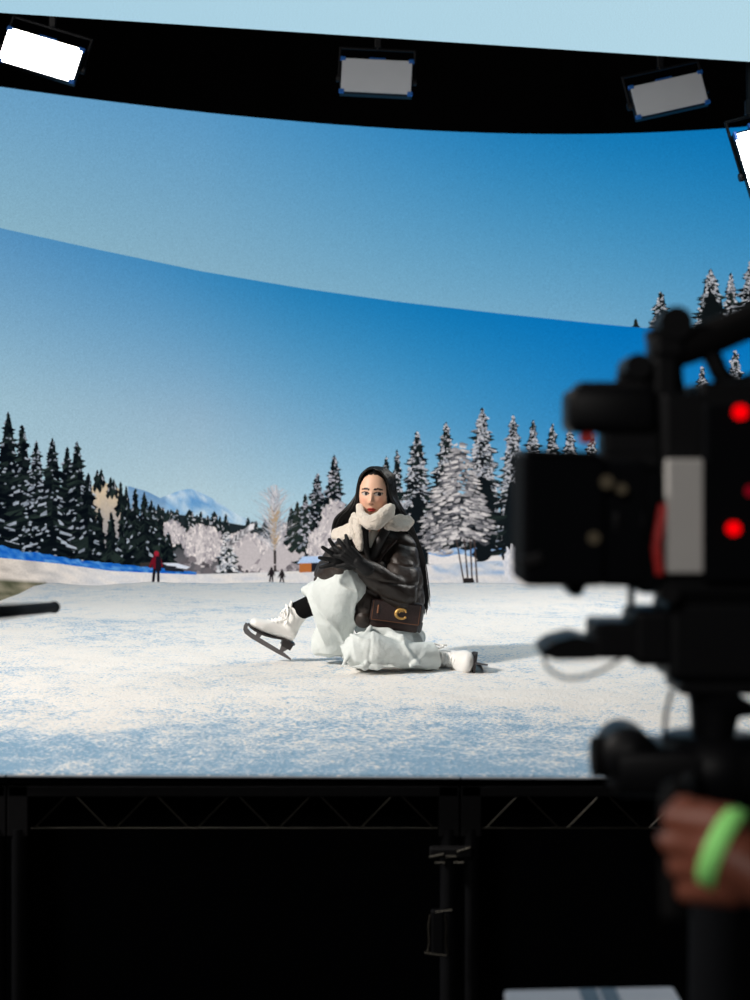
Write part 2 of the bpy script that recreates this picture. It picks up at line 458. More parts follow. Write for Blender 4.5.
# frosted front tree with bare stems
p = Pic(); r = random.Random(31)
for sx, tx in ((461, 456), (465, 464), (469, 470), (474, 474)):
    p.poly([(sx - 0.9 + 3, 584), (sx + 0.9 + 3, 584), (tx + 0.8, 540), (tx - 0.8, 538)], (66, 56, 54), 10.2)
p.poly([(462, 585), (464, 578), (473, 578), (475, 585)], (40, 36, 36), 10.2)
def fw(y): return interp(y, [441, 470, 500, 525, 540, 552], [4, 15, 27, 38, 36, 26])
for i in range(230):
    t = r.random() ** 0.6; y = 446 + 96 * t; w = fw(y) * 0.85; x = 459 + r.uniform(-w, w) - 3 * t; s_ = r.uniform(2, 5.5)
    p.poly([(x - s_, y + s_ * 0.4), (x, y - s_ * 0.8), (x + s_, y + s_ * 0.3), (x, y + s_ * 0.9)], lerpc((30, 34, 38), (96, 96, 102), r.random()), 8.7 + 0.001 * i)
for i in range(560):
    t = r.random() ** 0.62; y = 441 + 112 * t
    w = fw(y); x = 459 + r.uniform(-w, w) - 3 * t
    if y > 540 and x > 452: continue
    s_ = r.uniform(2.5, 6.5); dr = (1 if x > 459 else -1)
    c = lerpc((216, 210, 208), (88, 88, 94), r.random() ** 1.25)
    p.poly([(x - dr * s_ * 0.5, y - 1.1), (x + dr * s_, y + s_ * 0.3), (x + dr * s_ * 0.6, y + 1.8 + s_ * 0.1), (x - dr * s_ * 0.5, y + 1.3)], c, 8.9 + 0.001 * i)
p.build('pictured_frosted_tree', 'white frosted tree on thin stems in the picture')
# trees of the upper screen, cut by the edge of the main picture
for i, (x, y, yb_, hw, sn) in enumerate(((636, 319, 345, 6, .1), (661, 292, 400, 24, .3), (711, 269, 400, 30, .5), (731, 273, 400, 16, .8), (752, 258, 400, 28, .75), (782, 264, 400, 30, .6), (812, 262, 400, 30, .5), (842, 270, 400, 30, .5), (875, 266, 400, 30, .5))):
    p = Pic(clip=yb); spruce(p, x, y, yb_, hw, sn, 3 + 0.7 * (i % 3), dark=(12, 16, 18), seed=200 + i, snowc=(196, 196, 200)); p.build('pictured_spruce', 'snowy treetop on the upper screen')
# snow ground of the picture
p = Pic()
gt = lambda x: interp(x, [-190, 0, 60, 110, 150, 200, 240, 300, 400, 470, 520, 600, 905], [550, 557, 563, 570, 572, 574, 573, 571, 566, 562, 560, 560, 560])
def gcol(x, y):
    f = mnoise.noise(Vector((x * 0.05, y * 0.35, 5))) + 0.6 * mnoise.noise(Vector((x * 0.2, y * 0.8, 2)))
    c = lerpc((226, 219, 213), (192, 196, 204), 0.4 + 0.8 * f)
    if x < 110: c = lerpc(lerpc((214, 203, 192), (168, 160, 152), 0.3 + 0.9 * f), c, x / 110)
    if x < 48 and y > 581: c = lerpc((78, 80, 62), (150, 142, 122), 0.5 + 1.4 * f)
    if x > 430 and y < 574: c = lerpc(c, (128, 162, 202), 0.5 * max(0, 0.5 + 2.6 * mnoise.noise(Vector((x * 0.045, y * 0.25, 11)))))
    return c
strip(p, (-190, 905), gt, lambda x: 622, 9, gcol, 16, 5); p.build('pictured_snowfield', 'pale snow ground in the picture')
p = Pic(); r = random.Random(77)
bt = lambda x: interp(x, [-190, 0, 20, 40, 60, 80, 110, 150, 195], [538, 545, 551, 553, 557, 560, 563, 567, 572]) + 2.5 * mnoise.noise(Vector((x * 0.15, 1, 1)))
strip(p, (-190, 196), bt, lambda x: gt(x) + 0.8, 9.2, lambda x, y: lerpc((14, 88, 182), (92, 152, 212), 0.35 + 1.5 * mnoise.noise(Vector((x * 0.16, y * 0.3, 8)))), 4, 4)
p.build('pictured_snowbank', 'blue shaded snowbank on the left in the picture')
p = Pic()
strip(p, (428, 520), lambda x: 549 + 1.5 * math.sin(x * 0.3), lambda x: 558, 8.2, lambda x, y: lerpc((86, 134, 190), (190, 205, 222), 0.3 + 1.4 * mnoise.noise(Vector((x * 0.1, y * 0.3, 4)))), 4, 4)
strip(p, (428, 700), lambda x: 555.5 + 1.5 * math.sin(x * 0.2 + 1), lambda x: 564, 8.3, lambda x, y: (222, 217, 215), 2, 5)
p.build('pictured_snowbank', 'blue and white snowbank behind the frosted tree in the picture')
p = Pic(); frost(p, 512, 562, 8, 16, 9.4, (232, 228, 228), (196, 198, 206), 60, 3, 3); p.build('pictured_snowy_stump', 'white snow-covered post in the picture')
# parked dark shapes and little bridge by the skater
p = Pic()
p.poly([(140, 563), (150, 562), (151, 566), (139, 567)], (52, 48, 46), 9.6)
p.poly([(163, 565), (182, 567), (184, 572), (165, 571)], (34, 38, 46), 9.6); p.poly([(162, 563), (176, 563), (190, 567), (186, 569), (170, 567)], (208, 214, 226), 9.7)
p.build('pictured_bench', 'dark snow-topped bench shapes in the picture')
# hut
p = Pic()
p.poly([(299, 563), (311, 562), (311, 572), (299, 572.5)], (176, 106, 58), 9.7); p.poly([(311, 562), (319, 562), (319, 571), (311, 572)], (34, 34, 42), 9.7)
p.poly([(303, 565), (306, 565), (306, 572), (303, 572)], (120, 66, 36), 9.8)
p.poly([(296.5, 563.5), (302, 556.5), (322, 556), (322, 562.5)], (176, 200, 232), 9.9); p.build('pictured_hut', 'small orange-brown hut with snowy roof in the picture')
def figure(x, y0, y1, coat, legs, label, stride, head=None):
    p = Pic(); h = y1 - y0; L = 10
    k = 8; hr = h * 0.075
    p.poly([(x + hr * math.cos(6.283 * i / k), y0 + hr + hr * 1.1 * math.sin(6.283 * i / k)) for i in range(k)], head or coat, L + 0.1)
    p.poly([(x - h * .07, y0 + h * .13), (x + h * .08, y0 + h * .13), (x + h * .13, y0 + h * .3), (x + h * .1, y0 + h * .52), (x - h * .1, y0 + h * .52), (x - h * .13, y0 + h * .3)], coat, L)
    p.poly([(x - h * .1, y0 + h * .16), (x - h * .05, y0 + h * .22), (x - h * .17, y0 + h * .5), (x - h * .23, y0 + h * .46)], coat, L + 0.05)
    p.poly([(x + h * .08, y0 + h * .16), (x + h * .13, y0 + h * .2), (x + h * .2, y0 + h * .44), (x + h * .15, y0 + h * .48)], coat, L + 0.05)
    p.poly([(x - h * .1, y0 + h * .5), (x + h * .0, y0 + h * .5), (x - h * .06 - stride * .5, y1), (x - h * .14 - stride * .5, y1)], legs, L)
    p.poly([(x - h * .0, y0 + h * .5), (x + h * .1, y0 + h * .5), (x + h * .08 + stride, y1 - 0.6), (x + h * .01 + stride, y1 - 0.4)], legs, L)
    p.build('pictured_skater', label)
figure(156, 551, 585, (104, 20, 34), (24, 22, 30), 'skater in a red jacket in the picture', 0.5, head=(150, 34, 50))
p = Pic(); p.poly([(155.5, 556), (160.5, 557), (161, 571), (155, 571)], (26, 22, 32), 10.3); p.build('pictured_backpack')
figure(271, 567, 585.5, (34, 30, 34), (44, 40, 46), 'left one of two dark skaters in the picture', 0.6)
figure(281.5, 569, 586.5, (36, 32, 34), (44, 40, 46), 'right one of two dark skaters in the picture', 1.6)

# ------------------------------------------------------------------ LED ceiling
lc = thing('led_ceiling', (0, 7.2, 4.46), 'flat LED ceiling panel glowing pale blue above the stage', 'video ceiling')
A0, A1 = W(-60, 9, 1), W(810, 66, 1)
H2 = 2.74
def ceil_pt(px, py): 
    Y = F * H2 / (HY - py); return Vector(((px - HX) / F * Y, Y, CAM_Z + H2))
e0, e1 = ceil_pt(-110, 5.5), ceil_pt(830, 67)
back = (e1 - e0); side = Vector((-back.y, back.x, 0)).normalized() * -1
if side.y > 0: side = -side
me = bpy.data.meshes.new('screen')
nx, ny = 24, 16; vs = []; cs = []; fs = []
for j in range(ny + 1):
    for i in range(nx + 1):
        q = e0 + back * (i / nx) + side * (3.6 * j / ny); vs.append(tuple(q))
        cs.append((*lin(lerpc((166, 205, 224), (182, 216, 230), i / nx)), 1))
for j in range(ny):
    for i in range(nx):
        k = j * (nx + 1) + i; fs.append((k, k + nx + 1, k + nx + 2, k + 1))
me.from_pydata(vs, [], fs); ca = me.color_attributes.new('Col', 'FLOAT_COLOR', 'POINT'); ca.data.foreach_set('color', np.array(cs, np.float32).ravel())
link_mesh('screen', me, S_sky, lc, False)
b = BM(); c0 = e0 + back * 0.5 + side * 1.8 + Vector((0, 0, 0.075)); rot = Matrix((back.normalized(), -side.normalized(), Vector((0, 0, 1)))).transposed()
box(b, c0, (back.length + 0.01, 3.62, 0.13), rot); obj('cabinet_shell', b, M_blackmatte, lc)
for fx in (0.2, 0.8):
    for fy in (0.4, 3.2):
        q = e0 + back * fx + side * fy; b = BM(); cyl(b, q + Vector((0, 0, 0.13)), Vector((q.x, q.y, 6.6)), 0.02); obj('hanger', b, M_black, lc)

# ------------------------------------------------------------------ panel lights
M_diff_off = mat('white_diffuser', (168, 174, 182), 0.7, 0, 0.04, 8)
M_diff_on = mat_emit('lit_diffuser', (255, 253, 250), 14)
M_blue = mat('blue_anodised', (30, 92, 168), 0.4, 0.3, 0.1, 20)
def panel_light(corners, Y, lit, label, yoke_up=1.7, tip=0.0):
    """corners: pixel TL, TR, BR, BL of the diffuser at distance Y"""
    P = [W(x, y, Y) for x, y in corners]
    c = sum(P, Vector()) / 4
    u = ((P[1] - P[0]) + (P[2] - P[3])).normalized(); v = ((P[0] - P[3]) + (P[1] - P[2])); v = (v - u * v.dot(u)).normalized()
    nrm = u.cross(v)                                   # away from the camera or to it
    if nrm.y > 0: nrm = -nrm
    wd = ((P[1] - P[0]).length + (P[2] - P[3]).length) / 2; hg = ((P[0] - P[3]).length + (P[1] - P[2]).length) / 2
    rot = Matrix((u, -nrm, v)).transposed()
    rot = rot @ Matrix.Rotation(tip, 3, 'X')
    n2 = rot @ Vector((0, -1, 0)); uu = rot @ Vector((1, 0, 0)); vv = rot @ Vector((0, 0, 1))
    t = thing('panel_light', (c.x, c.y, c.z - hg / 2), label, 'studio light', 'soft panel lights hung above the stage')
    b = BM(); box(b, c - n2 * 0.045, (wd * 1.005, 0.075, hg * 1.02), rot, 0.008); obj('housing', b, M_black, t)
    b = BM(); box(b, c, (wd * 0.975, 0.012, hg * 0.955), rot, 0.004); obj('diffuser', b, M_diff_on if lit else M_diff_off, t)
    for a in (-1, 1):
        for d in (-1, 1):
            b = BM(); box(b, c + uu * (a * wd * 0.475) + vv * (d * hg * 0.46) - n2 * 0.004, (wd * 0.075, 0.03, hg * 0.11), rot, 0.004); obj('corner_guard', b, M_blue, t)
    b = BM(); box(b, c + vv * (hg * 0.56) - n2 * 0.05, (wd * 0.23, 0.03, hg * 0.06), rot, 0.004); obj('handle', b, M_blue, t)
    b = BM()
    e = c - n2 * 0.08; top = vv * (hg * 0.5 + 0.11)
    pts = [e + uu * (wd * 0.525) - vv * 0.02, e + uu * (wd * 0.525) + top, e - uu * (wd * 0.525) + top, e - uu * (wd * 0.525) - vv * 0.02]
    for q0, q1 in zip(pts[:-1], pts[1:]): capsule(b, q0, q1, 0.011, 0.011, 8)
    obj('yoke', b, M_black, t)
    b = BM(); q = e + top; cyl(b, q, Vector((q.x, q.y, 6.59)), 0.018); box(b, q + Vector((0, 0, 0.06)), (0.05, 0.05, 0.1), None, 0.006); obj('drop_pole', b, M_black, t)
    for a in (-1, 1):
        b = BM(); q = e + uu * (a * wd * 0.525); cyl(b, q - uu * 0.02, q + uu * 0.02, 0.028); obj('yoke_knob', b, M_darksteel, t)
    return t
panel_light([(5, 25), (81, 48), (76, 84), (1, 62)], 11.2, True, 'brightly lit white panel light at the left end of the dark gap', tip=R(-6))
panel_light([(341, 56), (414, 60), (411, 96), (340, 93)], 11.6, False, 'unlit grey panel light hanging level in the middle of the dark gap', tip=R(-8))
panel_light([(631, 86), (704, 69), (707, 104), (635, 119)], 11.6, False, 'unlit grey panel light tilted upward at the right of the dark gap', tip=R(-8))
panel_light([(736, 132), (780, 119), (801, 204), (755, 214)], 10.0, True, 'lit white panel light hanging in front of the screen, cut by the right edge', tip=R(-8))

# ------------------------------------------------------------------ stage
def snow_material():
    m = bpy.data.materials.new('frosted_ice_and_snow'); m.use_nodes = True
    nt = m.node_tree; bs = nt.nodes['Principled BSDF']; N = nt.nodes.new; K = nt.links.new
    tc = N('ShaderNodeTexCoord'); mp = N('ShaderNodeMapping'); mp.inputs['Scale'].default_value = (1, 1.0, 1); K(tc.outputs['Object'], mp.inputs['Vector'])
    sep = N('ShaderNodeSeparateXYZ'); K(tc.outputs['Object'], sep.inputs[0])
    def noise(s, d, rough=0.6, dist=0.0):
        n = N('ShaderNodeTexNoise'); n.inputs['Scale'].default_value = s; n.inputs['Detail'].default_value = d; n.inputs['Roughness'].default_value = rough; n.inputs['Distortion'].default_value = dist
        K(mp.outputs[0], n.inputs['Vector']); return n
    def math_(op, a, b=None):
        n = N('ShaderNodeMath'); n.operation = op
        for i, x in enumerate((a, b)):
            if x is None: continue
            if isinstance(x, (int, float)): n.inputs[i].default_value = x
            else: K(x, n.inputs[i])
        return n.outputs[0]
    big = noise(1.6, 4, 0.55, 0.4); mid = noise(9, 6, 0.7); fine = noise(70, 3, 0.7)
    mr = N('ShaderNodeMapRange'); mr.inputs['From Min'].default_value = 4.0; mr.inputs['From Max'].default_value = 5.6; mr.inputs['To Min'].default_value = -0.19; mr.inputs['To Max'].default_value = 0.27
    K(sep.outputs['Y'], mr.inputs['Value'])
    f = math_('ADD', math_('MULTIPLY', math_('SUBTRACT', big.outputs['Fac'], 0.5), 0.9), math_('MULTIPLY', math_('SUBTRACT', mid.outputs['Fac'], 0.5), 1.1))
    f = math_('ADD', f, math_('MULTIPLY', math_('SUBTRACT', fine.outputs['Fac'], 0.5), 1.9))
    f = math_('ADD', f, mr.outputs['Result'])
    ramp = N('ShaderNodeValToRGB'); cr = ramp.color_ramp
    cr.elements[0].position = 0.30; cr.elements[0].color = (*lin((136, 172, 200)), 1)
    cr.elements[1].position = 0.66; cr.elements[1].color = (*lin((243, 238, 232)), 1)
    e = cr.elements.new(0.48); e.color = (*lin((194, 210, 224)), 1)
    K(math_('ADD', f, 0.45), ramp.inputs['Fac'])
    K(ramp.outputs['Color'], bs.inputs['Base Color'])
    bs.inputs['Roughness'].default_value = 0.75; bs.inputs['Specular IOR Level'].default_value = 0.25
    bp = N('ShaderNodeBump'); bp.inputs['Strength'].default_value = 0.5; bp.inputs['Distance'].default_value = 0.025
    K(math_('ADD', math_('MULTIPLY', mid.outputs['Fac'], 0.8), math_('MULTIPLY', fine.outputs['Fac'], 0.5)), bp.inputs['Height']); K(bp.outputs[0], bs.inputs['Normal'])
    return m
X0, X1, Y0, Y1 = -2.48, 3.7, 4.087, 10.9
b = BM(); nx, ny = 160, 190; g = []
for j in range(ny + 1):
    row = []
    for i in range(nx + 1):
        x = lerp(X0, X1, i / nx); y = lerp(Y0, Y1, j / ny)
        y = y - 0.022 * (x + 1.0) * max(0, 1 - (y - Y0) / 3)           # front edge a touch nearer on the right
        d = min(1, (y - Y0) / 0.5)
        h = 0.012 * d * mnoise.noise(Vector((x * 1.4, y * 1.4, 0))) + 0.006 * d * mnoise.noise(Vector((x * 6, y * 5, 3)))
        near = math.exp(-((x - 0.0) / 0.75) ** 2 - ((y - 6.4) / 0.5) ** 2); h = h * (1 - near) - 0.004 * near
        h += max(0, (y - 10.3) / 0.6) ** 2 * (0.008 + 0.02 * (mnoise.noise(Vector((x * 2.2, 4, 8))) + 0.3))
        edge = max(0, 1 - (x - X0) / 0.12); h -= 0.03 * edge
        row.append(b.verts.new((x, y, STAGE + h - 0.002)))
    g.append(row)
for j in range(ny):
    for i in range(nx): b.faces.new((g[j][i], g[j][i + 1], g[j + 1][i + 1], g[j + 1][i]))
rim = [g[0][i] for i in range(nx + 1)] + [g[j][nx] for j in range(1, ny + 1)] + [g[ny][i] for i in range(nx - 1, -1, -1)] + [g[j][0] for j in range(ny - 1, 0, -1)]
low = [b.verts.new((v.co.x, v.co.y, STAGE - 0.033 if v.co.y > 4.4 else STAGE - 0.007)) for v in rim]
for i in range(len(rim)): b.faces.new((rim[i], low[i], low[(i + 1) % len(rim)], rim[(i + 1) % len(rim)]))
o = obj('snow_floor', b, snow_material(), None, True)
tag(o, 'snow and frosted blue ice sheet covering the top of the raised stage', 'snow', kind='structure')
b = BM(); box(b, ((X0 + X1) / 2, (4.5 + Y1) / 2, (STAGE - 0.032) / 2), (X1 - X0 - 0.04, Y1 - 4.5, STAGE - 0.034)); o = obj('stage_platform', b, M_blackmatte); tag(o, 'black raised stage under the snow', 'stage', kind='structure')

M_trim = mat('aluminium_edge', (150, 156, 164), 0.5, 0.3, 0.1, 30)
# decks of the front row
def PF_(px, py): return W(px, py, 4.085)
def deck(x0, x1, label):
    t = thing('stage_deck', ((x0 + x1) / 2, 4.28, 0), label, 'stage deck', 'steel stage decks along the front of the stage')
    yc, d = 4.105, 0.04
    zt = STAGE - 0.009
    def zz(py): return CAM_Z - (py - HY) / F * 4.085
    b = BM(); box(b, ((x0 + x1) / 2, 4.3, zt - 0.012), (x1 - x0 - 0.006, 0.38, 0.024), None, 0.002); obj('deck_board', b, M_blackmatte, t)
    b = BM(); box(b, ((x0 + x1) / 2, 4.083 - 0.022 * ((x0 + x1) / 2 + 1), STAGE - 0.0075), (x1 - x0 - 0.004, 0.014, 0.005), Matrix.Rotation(-0.022, 3, 'Z'), 0.001); obj('edge_trim', b, M_trim, t)
    zb0, zb1 = zz(780.5), zz(797)
    b = BM(); box(b, ((x0 + x1) / 2, yc, (zt - 0.026 + zb1) / 2), (x1 - x0 - 0.008, d, zt - 0.026 - zb1), None, 0.003); obj('top_rail', b, M_darksteel, t)
    z0, z1 = zz(829.5), zz(797)
    b = BM(); box(b, ((x0 + x1) / 2, yc, z0), (x1 - x0 - 0.12, 0.012, 0.004), None, 0.001); obj('bottom_rail', b, M_steel, t)
    b = BM(); n = 5; w = (x1 - x0 - 0.12) / n; xs = x0 + 0.06
    for i in range(n):
        xa, xm, xb = xs + i * w, xs + (i + 0.5) * w, xs + (i + 1) * w
        cyl(b, Vector((xa + 0.012, yc, z0)), Vector((xm - 0.012, yc, z1)), 0.0024, n=8); cyl(b, Vector((xm + 0.012, yc, z1)), Vector((xb - 0.012, yc, z0)), 0.0024, n=8)
    obj('lattice', b, M_steel, t)
    for xx in (x0 + 0.030, x1 - 0.030):
        b = BM(); box(b, (xx, yc, (z0 - 0.02 + zt - 0.026) / 2), (0.057, d, zt - 0.026 - z0 + 0.02), None, 0.003); obj('corner_post', b, M_darksteel, t)
        b = BM(); cyl(b, Vector((xx, yc, 0.0)), Vector((xx, yc, z0)), 0.024, n=20); cyl(b, Vector((xx, yc, 0.0)), Vector((xx, yc, 0.03)), 0.028, n=20); obj('leg', b, M_black, t)
    return t
xm = (460 - HX) / F * 4.085; Ld = 1.235
deck(xm - 2 * Ld, xm - Ld, 'steel stage deck cut by the left edge of the photo')
deck(xm - Ld, xm, 'long lattice-fronted steel stage deck below the left half of the snow')
deck(xm, xm + Ld, 'lattice-fronted steel stage deck below the camera rig')
deck(xm + Ld, xm + 2 * Ld, 'steel stage deck beyond the right end of the stage front')
# joint hardware on the deck legs
t = thing('pipe_clamp', PF_(448, 858), 'small steel clamp joining the two deck legs under the stage', 'clamp')
b = BM(); cc = PF_(449, 850); box(b, cc + Vector((0.004, -0.02, 0)), (0.115, 0.03, 0.03), None, 0.006); obj('jaw', b, M_darksteel, t)
for px, py, a in ((436, 852, 12), (463, 846, 18)):
    b = BM(); c = PF_(px, py) + Vector((0, -0.04, 0)); box(b, c, (0.042, 0.01, 0.007), Matrix.Rotation(R(-a), 3, 'Y'), 0.002); obj('lever', b, M_steel, t)
for px, py in ((439, 859), (458, 859), (450, 853)):
    b = BM(); c = PF_(px, py) + Vector((0, -0.038, 0)); cyl(b, c + Vector((-0.014, 0, 0)), c + Vector((0.014, 0, 0)), 0.0045, n=10); obj('bolt', b, M_steel, t)
t = thing('leg_coupler', PF_(437, 952), 'bright-edged steel coupler strapped low on the deck leg', 'coupler')
b = BM(); box(b, PF_(437, 928) + Vector((0, -0.03, 0)), (0.036, 0.022, 0.12), None, 0.006); obj('plate', b, M_black, t)
for sx in (-1, 1):
    b = BM(); c = PF_(437, 930) + Vector((sx * 0.021, -0.036, 0)); tube(b, catmull([c + Vector((sx * -0.002, 0, 0.052)), c + Vector((sx * 0.003, 0, 0.02)), c + Vector((sx * 0.001, 0, -0.02)), c + Vector((sx * 0.007, 0, -0.055))], 5), 0.0035); obj('strap', b, M_steel, t)
b = BM(); c = PF_(436, 950) + Vector((0, -0.038, 0)); cyl(b, c + Vector((-0.032, 0, 0.004)), c + Vector((0.026, 0, -0.003)), 0.0042, n=10); obj('bolt', b, M_steel, t)
b = BM(); c = PF_(440, 908) + Vector((0, -0.038, 0)); cyl(b, c + Vector((-0.014, 0, 0)), c + Vector((0.03, 0, 0.006)), 0.003, n=10); obj('pin', b, M_steel, t)

# black pipe from the left
t = thing('boom_arm', (-0.545, 1.9, 0), 'black boom pipe reaching in front of the snow from the left edge', 'boom arm')
pa, pb = W(54, 607.3, 3.6), Vector((-0.545, 1.9, 1.537))
b = BM(); cyl(b, pb, pa, 0.0125, n=24); obj('pipe', b, M_blackmatte, t, True)
b = BM(); dd = (pa - pb).normalized(); cyl(b, pa - dd * 0.05, pa, 0.0135, n=24); cyl(b, pa - dd * 0.010, pa + dd * 0.003, 0.0145, n=24); obj('end_cap', b, M_blackmatte, t, True)
b = BM(); cyl(b, Vector((pb.x, 1.9, 0.02)), Vector((pb.x, 1.9, 1.57)), 0.016, n=16); obj('upright', b, M_black, t)
for a in (90, 210, 330):
    b = BM(); cyl(b, Vector((pb.x, 1.9, 0.35)), Vector((pb.x + 0.4 * math.cos(R(a)), 1.9 + 0.4 * math.sin(R(a)), 0.012)), 0.012, n=10); obj('leg', b, M_black, t)
b = BM(); box(b, (pb.x, 1.9, 1.537), (0.05, 0.05, 0.05), None, 0.008); obj('clamp', b, M_darksteel, t)

# ------------------------------------------------------------------ woman
exec_woman = True
woman = thing('person', W(385, 660, 6.5), 'person with long dark hair sitting on the snow in a cream-collared jacket and white skates', 'person')
M_coat = mat('dark_brown_nylon', (42, 33, 28), 0.48, 0, 0.25, 9, bump=0.35, bscale=22, spec=0.45)
M_collar = mat('cream_shearling', (248, 236, 222), 0.95, 0, 0.07, 60, bump=0.8, bscale=170, spec=0.1, sheen=0.4)
M_trouser = mat('pale_denim', (216, 222, 220), 0.85, 0, 0.07, 14, bump=0.35, bscale=26, spec=0.15)
M_glove = mat('black_glove', (13, 13, 15), 0.65, 0, 0.2, 40, bump=0.2, bscale=120, spec=0.3)
M_sock = mat('black_sock', (12, 12, 13), 0.9, 0, 0.2, 80, spec=0.1)
M_boot = mat('white_leather', (240, 238, 234), 0.45, 0, 0.03, 20, spec=0.4)
M_lace = mat('white_lace', (250, 248, 244), 0.8, 0, 0.03, 60, spec=0.2)
M_sole = mat('dark_sole', (34, 28, 28), 0.5, 0, 0.2, 30)
M_blade = mat('skate_blade_steel', (112, 108, 108), 0.38, 0.75, 0.1, 40)
M_hair = mat('black_hair', (15, 11, 10), 0.45, 0, 0.3, 60, spec=0.35)
M_shirt = mat('pale_shirt', (214, 216, 208), 0.85, 0, 0.05, 40)

def skin_mat(name, rough=0.5):
    m = bpy.data.materials.new(name); m.use_nodes = True; nt = m.node_tree; bs = nt.nodes['Principled BSDF']
    a = nt.nodes.new('ShaderNodeVertexColor'); a.layer_name = 'Col'
    n = nt.nodes.new('ShaderNodeTexNoise'); n.inputs['Scale'].default_value = 90
    mx = nt.nodes.new('ShaderNodeMix'); mx.data_type = 'RGBA'; mx.blend_type = 'MULTIPLY'; mx.inputs['Factor'].default_value = 0.06
    nt.links.new(a.outputs['Color'], mx.inputs['A']); nt.links.new(n.outputs['Color'], mx.inputs['B'])
    nt.links.new(mx.outputs['Result'], bs.inputs['Base Color']); bs.inputs['Roughness'].default_value = rough; bs.inputs['Specular IOR Level'].default_value = 0.35
    return m
M_skin = skin_mat('skin')

# head frame: hx to the right in the picture, hf out of the face, hz up
HC = W(374.6, 493.5, 6.50)
HR = (Matrix.Rotation(R(-9), 3, 'Z') @ Matrix.Rotation(R(2), 3, 'Y') @ Matrix.Rotation(R(2), 3, 'X'))   # turned a little to the left of the picture
def h2w(x, f, z): return HC + HR @ Vector((x, -f, z))
def w2h(p):
    q = HR.transposed() @ (p - HC); return q.x, -q.y, q.z
def gs(a, s): return math.exp(-(a / s) ** 2)
def head_mesh(bm):
    n, m = 120, 84; secs = []
    for j in range(1, m):
        th = math.pi * j / m; row = []
        for i in range(n):
            ph = 2 * math.pi * i / n
            z = 0.112 * math.cos(th); s = math.sin(th)
            x = 0.071 * s * math.cos(ph); f = 0.092 * s * math.sin(ph)
            t = max(0, -z / 0.112)
            x *= 1 - 0.26 * t ** 1.4
            if f > 0: f *= 1 - 0.02 * t; f = f * 0.93 + 0.012 * s * max(0, math.sin(ph)) * t     # chin forward
            else: f *= 1 - 0.35 * t
            if f > 0.02:
                d = 0.0
                d += 0.019 * gs(x, 0.0085) * gs(z + 0.031, 0.012)                                # nose tip
                d += 0.010 * gs(x, 0.0075) * gs(z + 0.012, 0.022)                                # bridge
                d += 0.006 * gs(abs(x) - 0.0115, 0.006) * gs(z + 0.034, 0.008)                   # wings
                d += 0.004 * gs(z - 0.02, 0.009) * gs(abs(x) - 0.026, 0.02)                      # brow
                d -= 0.007 * gs(abs(x) - 0.029, 0.014) * gs(z - 0.001, 0.0105)                   # sockets
                d += 0.004 * gs(abs(x) - 0.028, 0.0125) * gs(z + 0.0005, 0.0065)                 # lids
                d += 0.004 * gs(abs(x) - 0.034, 0.016) * gs(z + 0.028, 0.016)                    # cheeks
                d += 0.0065 * gs(x, 0.016) * gs(z + 0.0605, 0.0048) + 0.0075 * gs(x, 0.013) * gs(z + 0.0705, 0.005)   # lips
                d -= 0.003 * gs(x, 0.018) * gs(z + 0.0655, 0.002) + 0.003 * gs(x, 0.02) * gs(z + 0.081, 0.006)
                f += d
            row.append(h2w(x, f, z))
        secs.append(row)
    rings(bm, secs)
    for s in (-1, 1):                                                                            # ears
        ellipsoid(bm, h2w(s * 0.071, -0.008, -0.012), (0.011, 0.02, 0.03), HR)
SK = lin((236, 190, 162))
def face_paint(p):
    x, f, z = w2h(p)
    c = SK
    if f > 0.035 and -0.1 < z < 0.09 and abs(x) < 0.075:
        blush = 0.35 * gs(abs(x) - 0.036, 0.018) * gs(z + 0.026, 0.018) + 0.2 * gs(x, 0.012) * gs(z + 0.032, 0.012)
        c = tuple(lerp(a, b, blush) for a, b in zip(c, lin((226, 130, 112))))
        ex = abs(x) - 0.0285; zz = z - 0.0015
        lid = (ex / 0.0158) ** 2 + (zz / 0.0078) ** 2
        if lid < 1:
            c = lin((198, 184, 176))
            ix = x - (0.0285 if x > 0 else -0.0285) - 0.0042
            if (ix / 0.0074) ** 2 + ((zz - 0.0006) / 0.0078) ** 2 < 1: c = lin((22, 14, 12))
        if 0.8 < lid < 1.7 and zz > 0.001: c = lin((34, 22, 20))
        elif 0.95 < lid < 1.3: c = tuple(lerp(a, b, 0.45) for a, b in zip(c, lin((130, 84, 70))))
        xb = abs(x); zb = 0.0205 + 0.004 * gs(xb - 0.026, 0.012) - 0.05 * max(0, xb - 0.034)
        if 0.010 < xb < 0.046 and abs(z - zb) < 0.0042 * (1 - 0.5 * max(0, (xb - 0.03) / 0.016)): c = lin((34, 22, 20))
        lw = 0.0195
        if abs(x) < lw:
            k = 1 - (x / lw) ** 2
            up = -0.0655 + 0.0085 * k ** 0.8 - 0.0022 * gs(x, 0.004); lo = -0.0655 - 0.0105 * k ** 0.7
            if lo < z < up: c = lin((206, 72, 66)) if abs(z + 0.0655) > 0.0013 else lin((110, 24, 28))
        if abs(abs(x) - 0.0068) < 0.003 and abs(z + 0.0405) < 0.0018: c = lin((120, 66, 54))
    return c

# joints
hipL, kneeL, ankL = W(398, 640, 6.62), W(358, 652, 6.24), W(440, 659, 6.29)
hipR, kneeR, ankR = W(380, 638, 6.62), W(346, 577, 6.29), W(297, 612, 6.53)
pel, chest, neckb = W(390, 634, 6.63), W(381, 566, 6.60), W(375, 529, 6.545)
shL, elL, wrL = W(405, 545, 6.54), W(399, 598, 6.33), W(355, 562, 6.26)
shR, elR, wrR = W(342, 546, 6.54), W(323, 581, 6.47), W(338, 561, 6.27)

